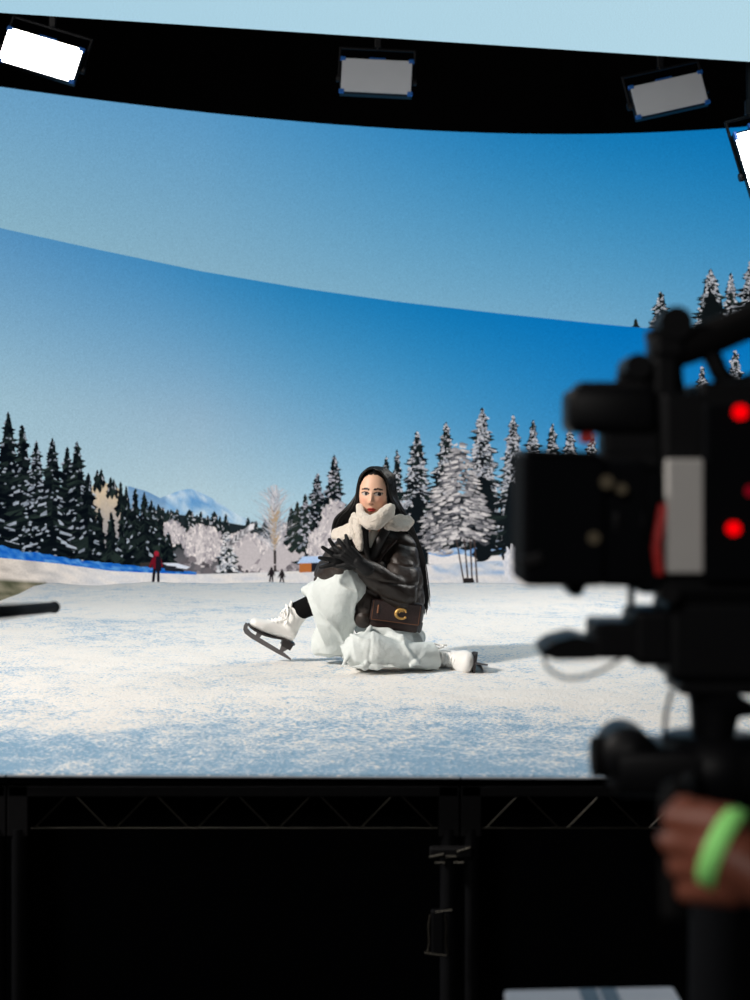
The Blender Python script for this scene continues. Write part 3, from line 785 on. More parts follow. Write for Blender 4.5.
def hand(bm, wrist, palm_dir, side, normal, specs, thumb, s=1.0, th=0.0085, rs=1.0):
    """palm along palm_dir, knuckles spread along side; specs: per finger (spread deg, curl deg, length)"""
    palm_dir = palm_dir.normalized(); side = (side - palm_dir * side.dot(palm_dir)).normalized(); nrm = palm_dir.cross(side).normalized()
    if nrm.dot(normal) < 0: nrm = -nrm
    k0 = wrist + palm_dir * 0.075 * s
    for i in range(4):
        base = k0 + side * ((i - 1.5) * 0.0185 * s)
        capsule(bm, wrist + side * ((i - 1.5) * 0.011 * s), base, 0.0155 * s * rs, 0.0125 * s * rs, 10)
        sp, cu, L = specs[i]
        d = (palm_dir * math.cos(R(sp)) + side * math.sin(R(sp))).normalized(); p = base; a = 0
        for q, (fl, rr) in enumerate(((0.45, 1.0), (0.3, 0.93), (0.25, 0.82))):
            a += cu * (0.6, 1.0, 0.8)[q]
            dd = (d * math.cos(R(a)) - nrm * math.sin(R(a))).normalized()
            p2 = p + dd * L * fl * s; capsule(bm, p, p2, th * s * rr, th * s * (rr - 0.1), 10); p = p2
    tb, td, tl = thumb
    p = wrist + palm_dir * 0.022 * s + side * (tb * 0.022 * s); d = (palm_dir * math.cos(R(td)) + side * (tb * math.sin(R(td))) - nrm * 0.35).normalized()
    p2 = p + d * 0.045 * s; capsule(bm, p, p2, 0.0135 * s * rs, 0.0105 * s * rs, 10); capsule(bm, p2, p2 + (d + palm_dir * 0.3).normalized() * tl * s, 0.0100 * s * rs, 0.0082 * s * rs, 10)

HANDS = [
    # image-left hand (her right): fingers fan up and to the left, palm to the knee
    dict(wrist=W(351, 563, 6.255), palm_dir=Vector((-0.86, -0.30, 0.28)), side=Vector((0.40, 0.0, 0.85)), normal=Vector((0.1, -1, 0.1)),
         specs=[(-32, 8, 0.056), (-8, 4, 0.066), (16, 4, 0.070), (40, 6, 0.064)], thumb=(1, 70, 0.026), s=0.92),
    # image-right hand (her left): laid over it
    dict(wrist=W(358, 562, 6.215), palm_dir=Vector((-0.62, -0.16, 0.50)), side=Vector((0.66, 0.0, 0.62)), normal=Vector((0, -1, 0.1)),
         specs=[(-34, 36, 0.052), (-10, 22, 0.060), (14, 14, 0.064), (36, 14, 0.058)], thumb=(-1, 60, 0.024), s=0.86),
]
b = BM(); head_mesh(b)
capsule(b, neckb - Vector((0, 0, 0.03)), HC + Vector((0, 0.02, -0.05)), 0.052, 0.047, 20)
capsule(b, chest, neckb - Vector((0, 0, 0.05)), 0.085, 0.05, 20, 0.6); capsule(b, pel, chest, 0.09, 0.085, 20, 0.7)
capsule(b, shL + Vector((-0.03, 0.04, -0.04)), shR + Vector((0.03, 0.04, -0.04)), 0.035, 0.035, 16)
for a, k, c in ((shL + Vector((-0.03, 0.04, -0.04)), W(402, 596, 6.37), W(363, 566, 6.262)), (shR + Vector((0.03, 0.04, -0.04)), W(327, 579, 6.46), W(346, 566, 6.29))): capsule(b, a, k, 0.035, 0.030, 14); capsule(b, k, c, 0.030, 0.022, 14)
for h, k, a in ((hipL, kneeL, W(436, 657, 6.33)), (hipR, W(347, 588, 6.34), W(299, 611, 6.53))): capsule(b, h, k, 0.06, 0.045, 16); capsule(b, k, a, 0.040, 0.030, 16)
for H in HANDS: hand(b, th=0.0055, rs=0.62, **H)
fuse('body', b, 0.003, M_skin, woman, 1, paint=face_paint, floor=STAGE + 0.002)

# --- jacket
def coat_disp(p):
    d = 0.010 * nz(p, 9, 3) + 0.006 * nz(p, 20, 8)
    q = abs(math.sin((p.z * 1.0 + 0.25 * p.x + 0.02 * nz(p, 5, 1)) * math.pi / 0.085))
    return d - 0.008 * (1 - q) ** 4
b = BM()
def xz(rx, ry): return (rx, ry)
tz = Vector((0, -1, 0))
loft(b, [(W(388, 627, 6.63), 0.155, 0.125), (W(388, 612, 6.63), 0.165, 0.14), (W(387, 590, 6.62), 0.160, 0.14), (W(382, 562, 6.61), 0.165, 0.14), (W(376, 546, 6.59), 0.165, 0.12), (W(375, 535, 6.57), 0.13, 0.10), (W(375, 528, 6.56), 0.075, 0.075)], 28, up=Vector((0, 1, 0)))
def sleeve(b, s, e, w, r):
    m1 = s.lerp(e, 0.5); m2 = e.lerp(w, 0.5)
    chain(b, [(s, r * 1.18), (m1, r * 1.2), (e, r * 1.12)], 18); chain(b, [(e, r * 1.12), (m2, r * 1.05), (w, r * 0.72)], 18)
sleeve(b, W(402, 549, 6.56), W(402, 596, 6.37), W(361, 566, 6.27), 0.058)
sleeve(b, W(345, 550, 6.56), W(326, 578, 6.46), W(342, 567, 6.30), 0.054)
chain(b, [(W(374, 572, 6.45), .055), (W(369, 600, 6.38), .050), (W(364, 619, 6.355), .042)], 18)
coat = fuse('jacket', b, 0.006, M_coat, woman, 3, disp=coat_disp)
# lapels, zip and hem band on the jacket
M_lapel = mat('jacket_facing', (22, 19, 19), 0.55, 0, 0.2, 30)
for pts, nm in (([(366, 528, 6.455), (366, 545, 6.435), (371, 566, 6.44), (376, 600, 6.475)], 'placket'), ([(386, 529, 6.46), (379, 542, 6.435), (373, 556, 6.44)], 'lapel')):
    b = BM(); P = catmull([W(*q) for q in pts], 6)
    for q0, q1 in zip(P[:-1], P[1:]): capsule(b, q0, q1, 0.022 if nm == 'lapel' else 0.014, 0.022 if nm == 'lapel' else 0.014, 10)
    fuse(nm, b, 0.005, M_lapel, coat, 2)
b = BM(); loft(b, [(W(388, 633, 6.63), 0.145, 0.12), (W(388, 622, 6.63), 0.158, 0.13)], 28, up=Vector((0, 1, 0)))
fuse('hem_band', b, 0.007, M_coat, coat, 2)
# shirt at the neck
b = BM(); chain(b, [(W(374, 533, 6.475), 0.02), (W(371, 545, 6.445), 0.014)], 12); ellipsoid(b, W(375, 536, 6.53), (0.06, 0.055, 0.03)); fuse('shirt', b, 0.005, M_shirt, woman, 2)
# collar
def fluff(p): return 0.003 * nz(p, 38, 2) + 0.0025 * nz(p, 95, 5)
b = BM()
P = catmull([W(360, 509, 6.46), W(361.5, 515.5, 6.415), W(368, 522, 6.375), W(377, 521, 6.37), W(387, 513, 6.40), W(391, 510, 6.47), W(389, 512, 6.57), W(374, 512, 6.62), W(361, 511, 6.56), W(360, 509, 6.46)], 6)
for i, (q0, q1) in enumerate(zip(P[:-1], P[1:])):
    t = i / len(P); rr = 0.018 + 0.009 * gs(t - 0.34, 0.14)
    for dz in (-0.010, 0.010): capsule(b, q0 + Vector((0, 0, dz)), q1 + Vector((0, 0, dz)), rr, rr, 12)
fuse('collar_stand', b, 0.005, M_collar, woman, 4, disp=fluff)
def slab_(b, pts, th):
    """soft flat lobe through a fan of points"""
    for q0, q1 in zip(pts[:-1], pts[1:]): capsule(b, q0, q1, th, th, 12)
    c = sum(pts, Vector()) / len(pts)
    for q0, q1 in zip(pts, pts[1:] + pts[:1]):
        for k in (0.33, 0.66, 1.0): capsule(b, c.lerp(q0, k), c.lerp(q1, k), th, th, 10)
b = BM(); slab_(b, [W(387, 526.5, 6.42), W(391, 520, 6.43), W(399, 517.5, 6.47), W(409, 519, 6.52), W(411, 521.5, 6.50), W(406, 528, 6.445), W(396, 528, 6.42)], 0.0155)
fuse('collar_flap', b, 0.005, M_collar, woman, 3, disp=fluff)
b = BM(); slab_(b, [W(354, 515, 6.455), W(351, 522, 6.43), W(353, 534, 6.40), W(360, 549, 6.385), W(361, 543, 6.38), W(359, 530, 6.39), W(358, 520, 6.41)], 0.013)
slab_(b, [W(351, 525, 6.46), W(344, 529, 6.48), W(335, 532, 6.52), W(334, 536, 6.50), W(343, 538, 6.45), W(352, 536, 6.42)], 0.016)
fuse('collar_flap', b, 0.005, M_collar, woman, 3, disp=fluff)
# gloves
for H in HANDS:
    b = BM(); hand(b, th=0.0118, rs=1.08, **{**H, 's': H['s'] * 1.05})
    wv = -H['palm_dir'].normalized() * 0.05; capsule(b, H['wrist'], H['wrist'] + wv, 0.024, 0.03, 16)
    fuse('glove', b, 0.0028, M_glove, woman, 2)

# --- trousers
def ridge(x): return (1 - min(1.0, abs(x) * 3.2)) ** 2
def tr_disp(p):
    d = 0.004 * nz(p, 10, 4)
    lower = max(0.0, min(1.0, (6.36 - p.y) / 0.1)) if p.z < STAGE + 0.2 else 0.0
    d += 0.018 * (1 - lower) * (ridge(nz((p.x * 1.0 + p.z * 0.35, p.y * 0.8, p.z * 0.25), 9, 4)) - 0.35)
    d += 0.013 * lower * (ridge(nz((p.x * 0.9 + p.z * 1.2, p.y * 0.5, p.z * 0.6 - p.x * 0.3), 8, 7)) - 0.35)
    d -= 0.004 * lower * gs(p.x + 0.030 - 0.1 * (p.z - STAGE), 0.006)
    return d
b = BM()
hem_d = Vector((-0.93, 0.05, -0.36)).normalized()
loft(b, [(W(386, 636, 6.62), 0.09, 0.09), (W(364, 606, 6.48), 0.07, 0.08), (W(349, 584, 6.34), 0.068, 0.075)], 24)
capsule(b, W(350, 586, 6.345), W(344.5, 577.5, 6.315), 0.070, 0.052, 20)
loft(b, [(W(347, 583, 6.325), 0.065, 0.066, Vector((-0.5, 0.2, -0.8))), (W(337, 598, 6.37), 0.075, 0.105, Vector((-0.7, 0.2, -0.65))), (W(325, 617, 6.43), 0.09, 0.152, Vector((-0.9, 0.15, -0.42))), (W(316.5, 622, 6.45), 0.098, 0.158, hem_d)], 30, hem=0.05)
capsule(b, W(344, 574, 6.33), W(315, 591, 6.44), 0.040, 0.034, 18)
loft(b, [(W(347, 600, 6.36), 0.05, 0.055, Vector((-.1, 0, -1))), (W(335, 635, 6.43), 0.072, 0.085, Vector((-.1, 0, -1))), (W(331, 654, 6.46), 0.072, 0.09, Vector((-.1, 0, -1)))], 24, up=Vector((1, 0, 0)))
ellipsoid(b, W(392, 641, 6.62), (0.15, 0.14, 0.085))
capsule(b, W(398, 644, 6.58), W(362, 652, 6.25), 0.095, 0.080, 20)
loft(b, [(W(346, 657, 6.19), 0.050, 0.050), (W(356, 652, 6.18), 0.085, 0.075), (W(376, 651, 6.18), 0.09, 0.078), (W(398, 655, 6.20), 0.08, 0.060), (W(416, 656, 6.24), 0.08, 0.060), (W(431, 656, 6.28), 0.08, 0.062)], 26, hem=0.05)
for q in ([(369, 630, 6.215, .014), (361, 641, 6.135, .018), (349, 655, 6.125, .020), (342, 666, 6.105, .010)], [(370, 631, 6.25, .02), (388, 632, 6.25, .022), (400, 640, 6.20, .020)], [(427, 646, 6.23, .016), (423, 656, 6.175, .016), (411, 666, 6.135, .012)], [(400, 667, 6.115, .006), (346, 667, 6.09, .008)], [(369, 632, 6.21, .012), (368.5, 645, 6.115, .010), (367, 664, 6.10, .008)]):
    chain(b, [(W(x, y, Y), r) for x, y, Y, r in q], 12)
fuse('trousers', b, 0.005, M_trouser, woman, 4, disp=tr_disp, floor=STAGE + 0.001)
# sock
b = BM(); capsule(b, W(330, 597, 6.41), W(298, 611, 6.53), 0.048, 0.043, 20); fuse('sock', b, 0.006, M_sock, woman, 2)

# --- skates
def skate(parent, M, scale=1.0):
    root_b = BM()
    # boot: foot and shaft, local x to the toe, z up, blade bottom at z=0
    def S(x, z, ru, rv, d): return (Vector((x, 0, z)), ru, rv, d)
    loft(root_b, [S(-0.10, 0.118, .030, .030, Vector((1, 0, 0))), S(-0.085, 0.118, .037, .036, Vector((1, 0, 0))), S(-0.04, 0.115, .037, .040, Vector((1, 0, -.1))), S(0.02, 0.103, .038, .040, Vector((1, 0, -.2))), S(0.07, 0.086, .044, .033, Vector((1, 0, -.15))), S(0.105, 0.080, .040, .027, Vector((1, 0, 0))), S(0.128, 0.078, .026, .020, Vector((1, 0, 0)))], 24)
    ellipsoid(root_b, Vector((0.098, 0, 0.080)), (0.038, 0.041, 0.027))
    loft(root_b, [S(-0.055, 0.10, .036, .048, Vector((0, 0, 1))), S(-0.050, 0.15, .036, .050, Vector((-.05, 0, 1))), S(-0.050, 0.19, .037, .048, Vector((0, 0, 1))), S(-0.050, 0.225, .041, .052, Vector((0, 0, 1))), S(-0.050, 0.243, .043, .054, Vector((0, 0, 1)))], 24, up=Vector((1, 0, 0)), hem=0.02)
    loft(root_b, [S(0.03, 0.125, .022, .018, Vector((-.6, 0, .6))), S(-0.005, 0.165, .022, .016, Vector((-.3, 0, .9))), S(-0.006, 0.215, .026, .012, Vector((0, 0, 1))), S(0.008, 0.268, .024, .007, Vector((.15, 0, 1)))], 16, up=Vector((1, 0, 0)))
    def xf(bm):
        bmesh.ops.transform(bm, matrix=M, verts=bm.verts); return bm
    boot = fuse('ice_skate', xf(root_b), 0.004, M_boot, parent, 3, label='white laced ice skate')
    b = BM()
    P = []
    for x, z, w in ((-0.118, 0.088, .026), (-0.10, 0.088, .037), (-0.05, 0.086, .036), (0.0, 0.066, .030), (0.05, 0.056, .042), (0.10, 0.054, .043), (0.125, 0.056, .034), (0.138, 0.060, .016)):
        P.append([Vector((x, -w, z)), Vector((x, w, z)), Vector((x, w, z - 0.009)), Vector((x, -w, z - 0.009))])
    rings(b, P); obj('sole', xf(b), M_sole, boot)
    b = BM(); rings(b, [[Vector((-0.112, -.03, z)), Vector((-0.112, .03, z)), Vector((x1, .027, z)), Vector((x1, -.027, z))] for z, x1 in ((0.048, -0.062), (0.082, -0.048))]); obj('heel', xf(b), M_sole, boot)
    # blade: runner, two stanchions, toe pick
    b = BM(); th = 0.0032
    def plate(pts):
        a = [b.verts.new((x, -th, z)) for x, z in pts]; c = [b.verts.new((x, th, z)) for x, z in pts]; n = len(pts)
        b.faces.new(a); b.faces.new(c)
        for i in range(n): b.faces.new((a[i], a[(i + 1) % n], c[(i + 1) % n], c[i]))
    top = [(-0.142, 0.012), (-0.10, 0.020), (-0.05, 0.022), (0.0, 0.023), (0.06, 0.024), (0.10, 0.026), (0.13, 0.036), (0.136, 0.056)]
    bot = [(0.152, 0.056), (0.152, 0.036), (0.144, 0.018), (0.128, 0.006), (0.09, 0.001), (0.03, 0.0), (-0.06, 0.0), (-0.145, 0.003)]
    for i in range(len(top) - 1):
        tl, tr = top[i], top[i + 1]; k = len(bot) - 1 - i; bl, br = bot[k], bot[k - 1]
        plate([tl, tr, br, bl])
    plate([(0.052, 0.022), (0.074, 0.022), (0.080, 0.054), (0.046, 0.054)]); plate([(-0.088, 0.018), (-0.070, 0.020), (-0.062, 0.052), (-0.108, 0.052)])
    for x in (0.05, -0.085):
        box(b, (x + (0.03 if x > 0 else 0), 0, 0.0525 if x < 0 else 0.052), (0.10 if x > 0 else 0.055, 0.05, 0.004))
    obj('blade', xf(b), M_blade, boot)
    # laces
    b = BM()
    path = [(0.062, 0.119), (0.046, 0.131), (0.031, 0.143), (0.019, 0.158), (0.012, 0.176), (0.010, 0.195), (0.010, 0.213), (0.012, 0.230)]
    for i, (x, z) in enumerate(path):
        for s in (-1, 1):
            x2, z2 = path[min(i + 1, len(path) - 1)]
            tube(b, catmull([Vector((x - 0.012, s * 0.026, z - 0.006)), Vector((x + 0.003, 0, z + 0.006)), Vector((x2 - 0.012, -s * 0.026, z2 - 0.006))], 4), 0.0030, 6)
    for s in (-1, 1):
        tube(b, catmull([Vector((0.012, 0, 0.225)), Vector((0.02, s * 0.025, 0.235)), Vector((0.004, s * 0.047, 0.215)), Vector((-0.005, s * 0.050, 0.18)), Vector((0.008, s * 0.045, 0.165)), Vector((0.018, s * 0.032, 0.19)), Vector((0.014, 0, 0.222))], 5), 0.0040, 7)
        tube(b, catmull([Vector((0.012, 0, 0.225)), Vector((-0.005, s * 0.045, 0.21)), Vector((-0.02, s * 0.052, 0.15))], 5), 0.0030, 6)
    obj('laces', xf(b), M_lace, boot, True)
    return boot
def basis(origin, D, U, local, s):
    D = D.normalized(); U = (U - D * U.dot(D)).normalized(); Sd = U.cross(D)
    M3 = Matrix((D, Sd, U)).transposed() * s
    return Matrix.Translation(origin - M3 @ Vector(local)) @ M3.to_4x4()
sk1 = basis(W(290, 660, 6.53), Vector((-0.83, -0.18, 0.505)), Vector((0.5, 0, 0.86)), (-0.142, 0, 0.003), 0.86)
skate(woman, sk1)
sk2 = basis(W(420, 655.5, 6.35), Vector((0.05, -0.98, 0.10)), Vector((-0.97, -0.08, 0.14)), (-0.05, 0, 0.243), 1.12)
s2 = skate(woman, sk2)

# --- hair
b = BM()
ellipsoid(b, h2w(0, -0.010, 0.006), (0.0765, 0.0955, 0.1125), HR, 120)
bmesh.ops.recalc_face_normals(b, faces=b.faces)
kill = []
for f in b.faces:
    x, ff, z = w2h(f.calc_center_median())
    lim = interp(abs(x), [0, 0.02, 0.045, 0.058, 0.066], [0.086, 0.083, 0.066, 0.035, -0.12])
    if ff > 0.0 and z < lim: kill.append(f)
    elif z < -0.085: kill.append(f)
bmesh.ops.delete(b, geom=kill, context='FACES')
r = random.Random(3)
def strand(pts, rad, n=6):
    tube(b, catmull(pts, 7), rad, n, taper=lambda t: 0.35 + 0.9 * math.sin(math.pi * min(1, 0.06 + t * 0.92)) if t < 0.985 else 0.15)
def jit(v, a): return v + Vector((r.uniform(-a, a), r.uniform(-a, a), r.uniform(-a, a)))
def scalp(sgn, u):
    """root at the parting, over the crown, down past the temple; u = 0 at the hairline, 1 at the back"""
    return [h2w(sgn * 0.002, 0.052 - u * 0.10, 0.1085 + 0.008 * math.sin(u * 2.2)), jit(h2w(sgn * 0.033, 0.058 - u * 0.12, 0.098 + 0.009 * math.sin(u * 2.2)), 0.0015),
            jit(h2w(sgn * (0.059 + 0.012 * u), 0.050 - u * 0.12, 0.062 + 0.012 * u), 0.002), jit(h2w(sgn * (0.0705 + 0.012 * u), 0.032 - u * 0.105, 0.0), 0.003)]
for i in range(150):     # image left: over the temple, behind the collar
    u = r.random() ** 1.3
    q = r.random()
    strand(scalp(-1, u) + [jit(W(358.5 - 11 * q, 507, 6.475 + 0.13 * u), 0.003), jit(W(351 - 16 * q, 519, 6.50 + 0.13 * u), 0.004), jit(W(345 - 14 * q, 533 + r.uniform(-4, 6), 6.55 + 0.12 * u), 0.005)], r.uniform(0.0026, 0.005))
for i in range(230):     # image right: long fall behind the shoulder
    u = r.random() ** 1.3; q = min(1, max(0, u * 0.5 + r.uniform(0, 0.55))); e = r.random()
    strand(scalp(1, u) + [jit(W(390.5 + 11 * q, 506, 6.49 + 0.13 * u), 0.003), jit(W(397 + 15 * q, 524, 6.57 + 0.12 * u), 0.004), jit(W(408 + 12 * q, 550, 6.69 + 0.05 * u), 0.005), jit(W(414 + 13 * q, 580, 6.72 + 0.04 * u), 0.005), jit(W(416 + 13 * q - 2 * e, 596 + 20 * e, 6.72 + 0.04 * u), 0.006)], r.uniform(0.0026, 0.005))
for i in range(60):      # back of the head
    a = r.uniform(-1, 1)
    strand([h2w(0.01 * a, -0.05, 0.106), jit(h2w(0.055 * a, -0.098, 0.05), 0.003), h2w(0.068 * a, -0.106, -0.05), W(376 + 26 * a, 530, 6.70), jit(W(382 + 24 * a, 560, 6.77), 0.01), jit(W(394 + 22 * a, 594, 6.79), 0.01)], r.uniform(0.006, 0.010))
for i in range(16):      # loose wisps
    u = r.random(); strand([W(393 + 4 * u, 503, 6.5), W(406 + 8 * u, 528, 6.58), W(420 + 6 * u, 562, 6.66), W(426 + 5 * u, 594 + 14 * r.random(), 6.68)], 0.0018, 5)
hair = obj('hair', b, M_hair, woman, True)

# --- bag
bag = thing('handbag', W(394, 632, 6.42), 'small dark brown shoulder bag with a gold C clasp resting at the sitter\'s hip', 'handbag')
M_bag = mat('dark_brown_leather', (44, 27, 25), 0.45, 0, 0.2, 30, bump=0.15, bscale=140)
M_gold = mat('gold_clasp', (232, 186, 110), 0.45, 0.6, 0.05, 40)
M_stitch = mat('tan_stitching', (128, 84, 58), 0.7, 0, 0.1, 60)
rot = Matrix.Rotation(R(8), 3, 'Y') @ Matrix.Rotation(R(6), 3, 'Z')
bc = W(394.5, 615.5, 6.365)
def bl(x, y, z): return bc + rot @ Vector((x, y, z))
b = BM(); box(b, bl(0, 0, -0.002), (0.212, 0.062, 0.118), rot, 0.014, 3); obj('bag_body', b, M_bag, bag, True)
b = BM(); box(b, bl(0, -0.034, 0.016), (0.216, 0.008, 0.088), rot, 0.0035); box(b, bl(0, -0.002, 0.060), (0.216, 0.066, 0.008), rot, 0.0035); obj('flap', b, M_bag, bag)
b = BM()
for sx in (-1, 1): box(b, bl(sx * 0.100, -0.0386, 0.016), (0.0022, 0.001, 0.08), rot)
box(b, bl(0, -0.0386, -0.024), (0.2, 0.001, 0.0022), rot); obj('stitching', b, M_stitch, bag)
b = BM()
P = [bl(0.024 + 0.025 * math.cos(R(a)), -0.043, 0.014 + 0.020 * math.sin(R(a))) for a in range(48, 318, 9)]
tube(b, P, 0.0055, 10, taper=lambda t: 0.75 + 0.45 * math.sin(math.pi * t))
P = [bl(0.024 + 0.012 * math.cos(R(a)), -0.043, 0.017 + 0.0085 * math.sin(R(a))) for a in range(60, 200, 14)]
tube(b, P, 0.0026, 8)
ellipsoid(b, bl(0.040, -0.043, 0.025), (0.0052, 0.004, 0.0045), rot); ellipsoid(b, bl(0.041, -0.043, 0.001), (0.0058, 0.004, 0.0045), rot)
obj('clasp', b, M_gold, bag, True, label='gold C-shaped clasp')
b = BM(); tube(b, catmull([bl(-0.098, 0, 0.058), W(372, 585, 6.43), W(380, 560, 6.43), W(396, 540, 6.46)], 8), 0.006, 8); obj('strap', b, M_bag, bag, True)
b = BM(); cyl(b, bl(-0.078, -0.04, 0.04), bl(-0.078, -0.04, 0.005), 0.004, n=10); obj('strap_loop', b, M_stitch, bag)

# ------------------------------------------------------------------ cinema camera rig
YR = 1.9
def pbox(bm, x0, y0, x1, y1, d=0.1, Y=YR, bev=0.006, rot=None):
    a, c = W(x0, y0, Y), W(x1, y1, Y)
    box(bm, (a + c) / 2, (abs(c.x - a.x), d, abs(a.z - c.z)), rot, bev)
def pc(px, py, Y=YR): return W(px, py, Y)
Yv = Vector((0, 1, 0)); Xv = Vector((1, 0, 0)); Zv = Vector((0, 0, 1))
cam = thing('cinema_camera', W(715, 690, YR), 'large black cinema camera rig with red tally lights at the right', 'camera')
M_plate = mat('brushed_grey_plate', (205, 203, 200), 0.6, 0.0, 0.05, 30)
M_red = mat_emit('red_tally', (255, 0, 8), 1.0, False)
M_dimtally = mat_emit('dim_red_tally', (110, 4, 20), 1.0, False)
M_dimred = mat('red_cable', (190, 40, 38), 0.5, 0, 0.1, 30)
M_glass = mat('lens_glass', (8, 10, 16), 0.08, 0, 0.1, 10, coat=1.0)
M_brass = mat('champagne_metal', (128, 118, 98), 0.4, 0.7, 0.1, 30)
b = BM(); pbox(b, 652, 396, 790, 592, 0.15); pbox(b, 690, 384, 790, 400, 0.12); pbox(b, 660, 580, 760, 600, 0.13); obj('camera_body', b, M_black, cam)
b = BM(); pbox(b, 666, 459, 702, 573, 0.02, YR - 0.085, 0.003); obj('side_plate', b, M_plate, cam, label='pale grey side plate')
b = BM(); pbox(b, 702, 404, 770, 582, 0.03, YR - 0.08, 0.006); obj('side_panel', b, M_blackmatte, cam)
for x, y, rr in ((740.5, 412, 0.0092), (733.5, 528.5, 0.0085), (751, 491, 0.007)):
    b = BM(); c = pc(x, y, YR - 0.098); cyl(b, c + Yv * 0.01, c - Yv * 0.003, rr, n=24); obj('tally_light', b, M_red if rr > 0.008 else M_dimtally, cam, label='red tally light')
# matte box with hood flags
b = BM(); pbox(b, 517, 455, 596, 582, 0.16, YR, 0.008); pbox(b, 590, 460, 640, 583, 0.13, YR, 0.01); pbox(b, 630, 470, 668, 590, 0.12, YR, 0.006); obj('matte_box', b, M_blackmatte, cam)
b = BM(); c = pc(536, 458); pbox(b, 519, 451, 588, 456, 0.17, YR, 0.002, Matrix.Rotation(R(2), 3, 'Y')); obj('top_flag', b, M_black, cam)
b = BM(); c = pc(573, 586); cyl(b, c - Yv * 0.03, c + Yv * 0.03, 0.011, n=18); pbox(b, 562, 580, 586, 586, 0.04, YR, 0.002); obj('matte_box_knob', b, M_black, cam)
b = BM(); cyl(b, pc(590, 520), pc(664, 520), 0.058, n=32); cyl(b, pc(604, 520), pc(614, 520), 0.066, n=40); cyl(b, pc(628, 520), pc(640, 520), 0.065, n=40); cyl(b, pc(600, 520), pc(592, 520), 0.062, n=32); obj('lens', b, M_black, cam, True)
for x, y, rr in ((607, 482, 0.0085), (622, 489, 0.007), (594, 538, 0.008)):
    b = BM(); c = pc(x, y, YR - 0.085); cyl(b, c, c + Yv * 0.02, rr, n=18); obj('lens_screw', b, M_brass, cam)
b = BM(); pbox(b, 519, 555, 543, 566, 0.01, YR - 0.083, 0.002, Matrix.Rotation(R(-18), 3, 'Y')); obj('flag_bracket', b, M_darksteel, cam)
# follow-focus motor / eyepiece on top
b = BM(); pbox(b, 565, 388, 652, 433, 0.09, YR, 0.012); pbox(b, 640, 396, 676, 440, 0.06, YR, 0.006); obj('viewfinder', b, M_black, cam, True)
b = BM(); pbox(b, 576, 383, 642, 391, 0.07, YR, 0.003); obj('viewfinder_hood', b, M_darksteel, cam)
b = BM(); c = pc(585, 438); cyl(b, c - Yv * 0.03, c + Yv * 0.0, 0.008, n=16); obj('red_button', b, M_dimred, cam, label='small orange-red button')
b = BM(); pbox(b, 600, 430, 700, 468, 0.06, YR, 0.006); pbox(b, 596, 452, 660, 470, 0.08, YR, 0.006); obj('viewfinder_arm', b, M_black, cam)
b = BM(); c = pc(634, 368); cyl(b, c - Yv * 0.035, c + Yv * 0.035, 0.016, n=20); pbox(b, 617, 372, 634, 384, 0.03, YR, 0.004); pbox(b, 630, 360, 660, 392, 0.035, YR, 0.006); obj('bracket_knob', b, M_black, cam)
b = BM(); cyl(b, pc(672, 325) - Yv * 0.03, pc(672, 325) + Yv * 0.03, 0.021, n=24); pbox(b, 648, 334, 684, 362, 0.05, YR, 0.01); pbox(b, 650, 356, 676, 400, 0.05, YR, 0.008); pbox(b, 646, 330, 660, 342, 0.03, YR, 0.005); obj('handle_post', b, M_black, cam)
b = BM(); tube(b, catmull([pc(668, 352), pc(690, 346), pc(718, 335), pc(760, 317), pc(800, 304)], 6), 0.0225, 16); obj('top_handle', b, M_rubber, cam, True)
b = BM(); tube(b, catmull([pc(706, 346), pc(714, 360), pc(724, 378), pc(748, 390)], 6), 0.0125, 12); tube(b, catmull([pc(676, 350), pc(672, 372), pc(676, 398)], 6), 0.014, 12); obj('handle_strut', b, M_black, cam, True)
b = BM(); tube(b, catmull([pc(690, 396), pc(720, 390), pc(745, 384), pc(790, 372)], 6), 0.012, 12); obj('cable', b, M_rubber, cam, True)
b = BM(); tube(b, catmull([pc(660, 575, YR - 0.09), pc(657, 548, YR - 0.09), pc(660, 526, YR - 0.085), pc(664, 505, YR - 0.08)], 6), 0.006, 10); obj('cable', b, M_dimred, cam, True, label='dull red cable')
# rods and base
b = BM()
for y in (-0.03, 0.03): cyl(b, pc(545, 645) + Yv * y, pc(720, 645) + Yv * y, 0.0095, n=16)
obj('support_rods', b, M_darksteel, cam, True)
b = BM(); pbox(b, 590, 619, 648, 655, 0.09, YR, 0.006); pbox(b, 628, 607, 682, 662, 0.1, YR, 0.008); pbox(b, 660, 596, 770, 676, 0.12, YR, 0.01); obj('base_plate', b, M_black, cam)
b = BM(); rings(b, [[pc(x, y0) + Yv * -0.045, pc(x, y0) + Yv * 0.045, pc(x, y1) + Yv * 0.045, pc(x, y1) + Yv * -0.045] for x, y0, y1 in ((539, 645, 652), (552, 637, 656), (572, 632, 656), (592, 637, 655))]); obj('rod_bracket', b, M_black, cam)
b = BM(); cyl(b, pc(631, 578), pc(631, 612), 0.0045, n=10); obj('rod_post', b, M_black, cam)
b = BM(); tube(b, catmull([pc(542, 650, YR - 0.05), pc(548, 668, YR - 0.05), pc(568, 678, YR - 0.05), pc(596, 673, YR - 0.05), pc(622, 658, YR - 0.05)], 8), 0.0022, 8); obj('cable', b, M_rubber, cam, True)
b = BM(); c = pc(665, 592, YR - 0.06); cyl(b, c, c - Yv * 0.03, 0.012, n=18); obj('plate_knob', b, M_darksteel, cam)
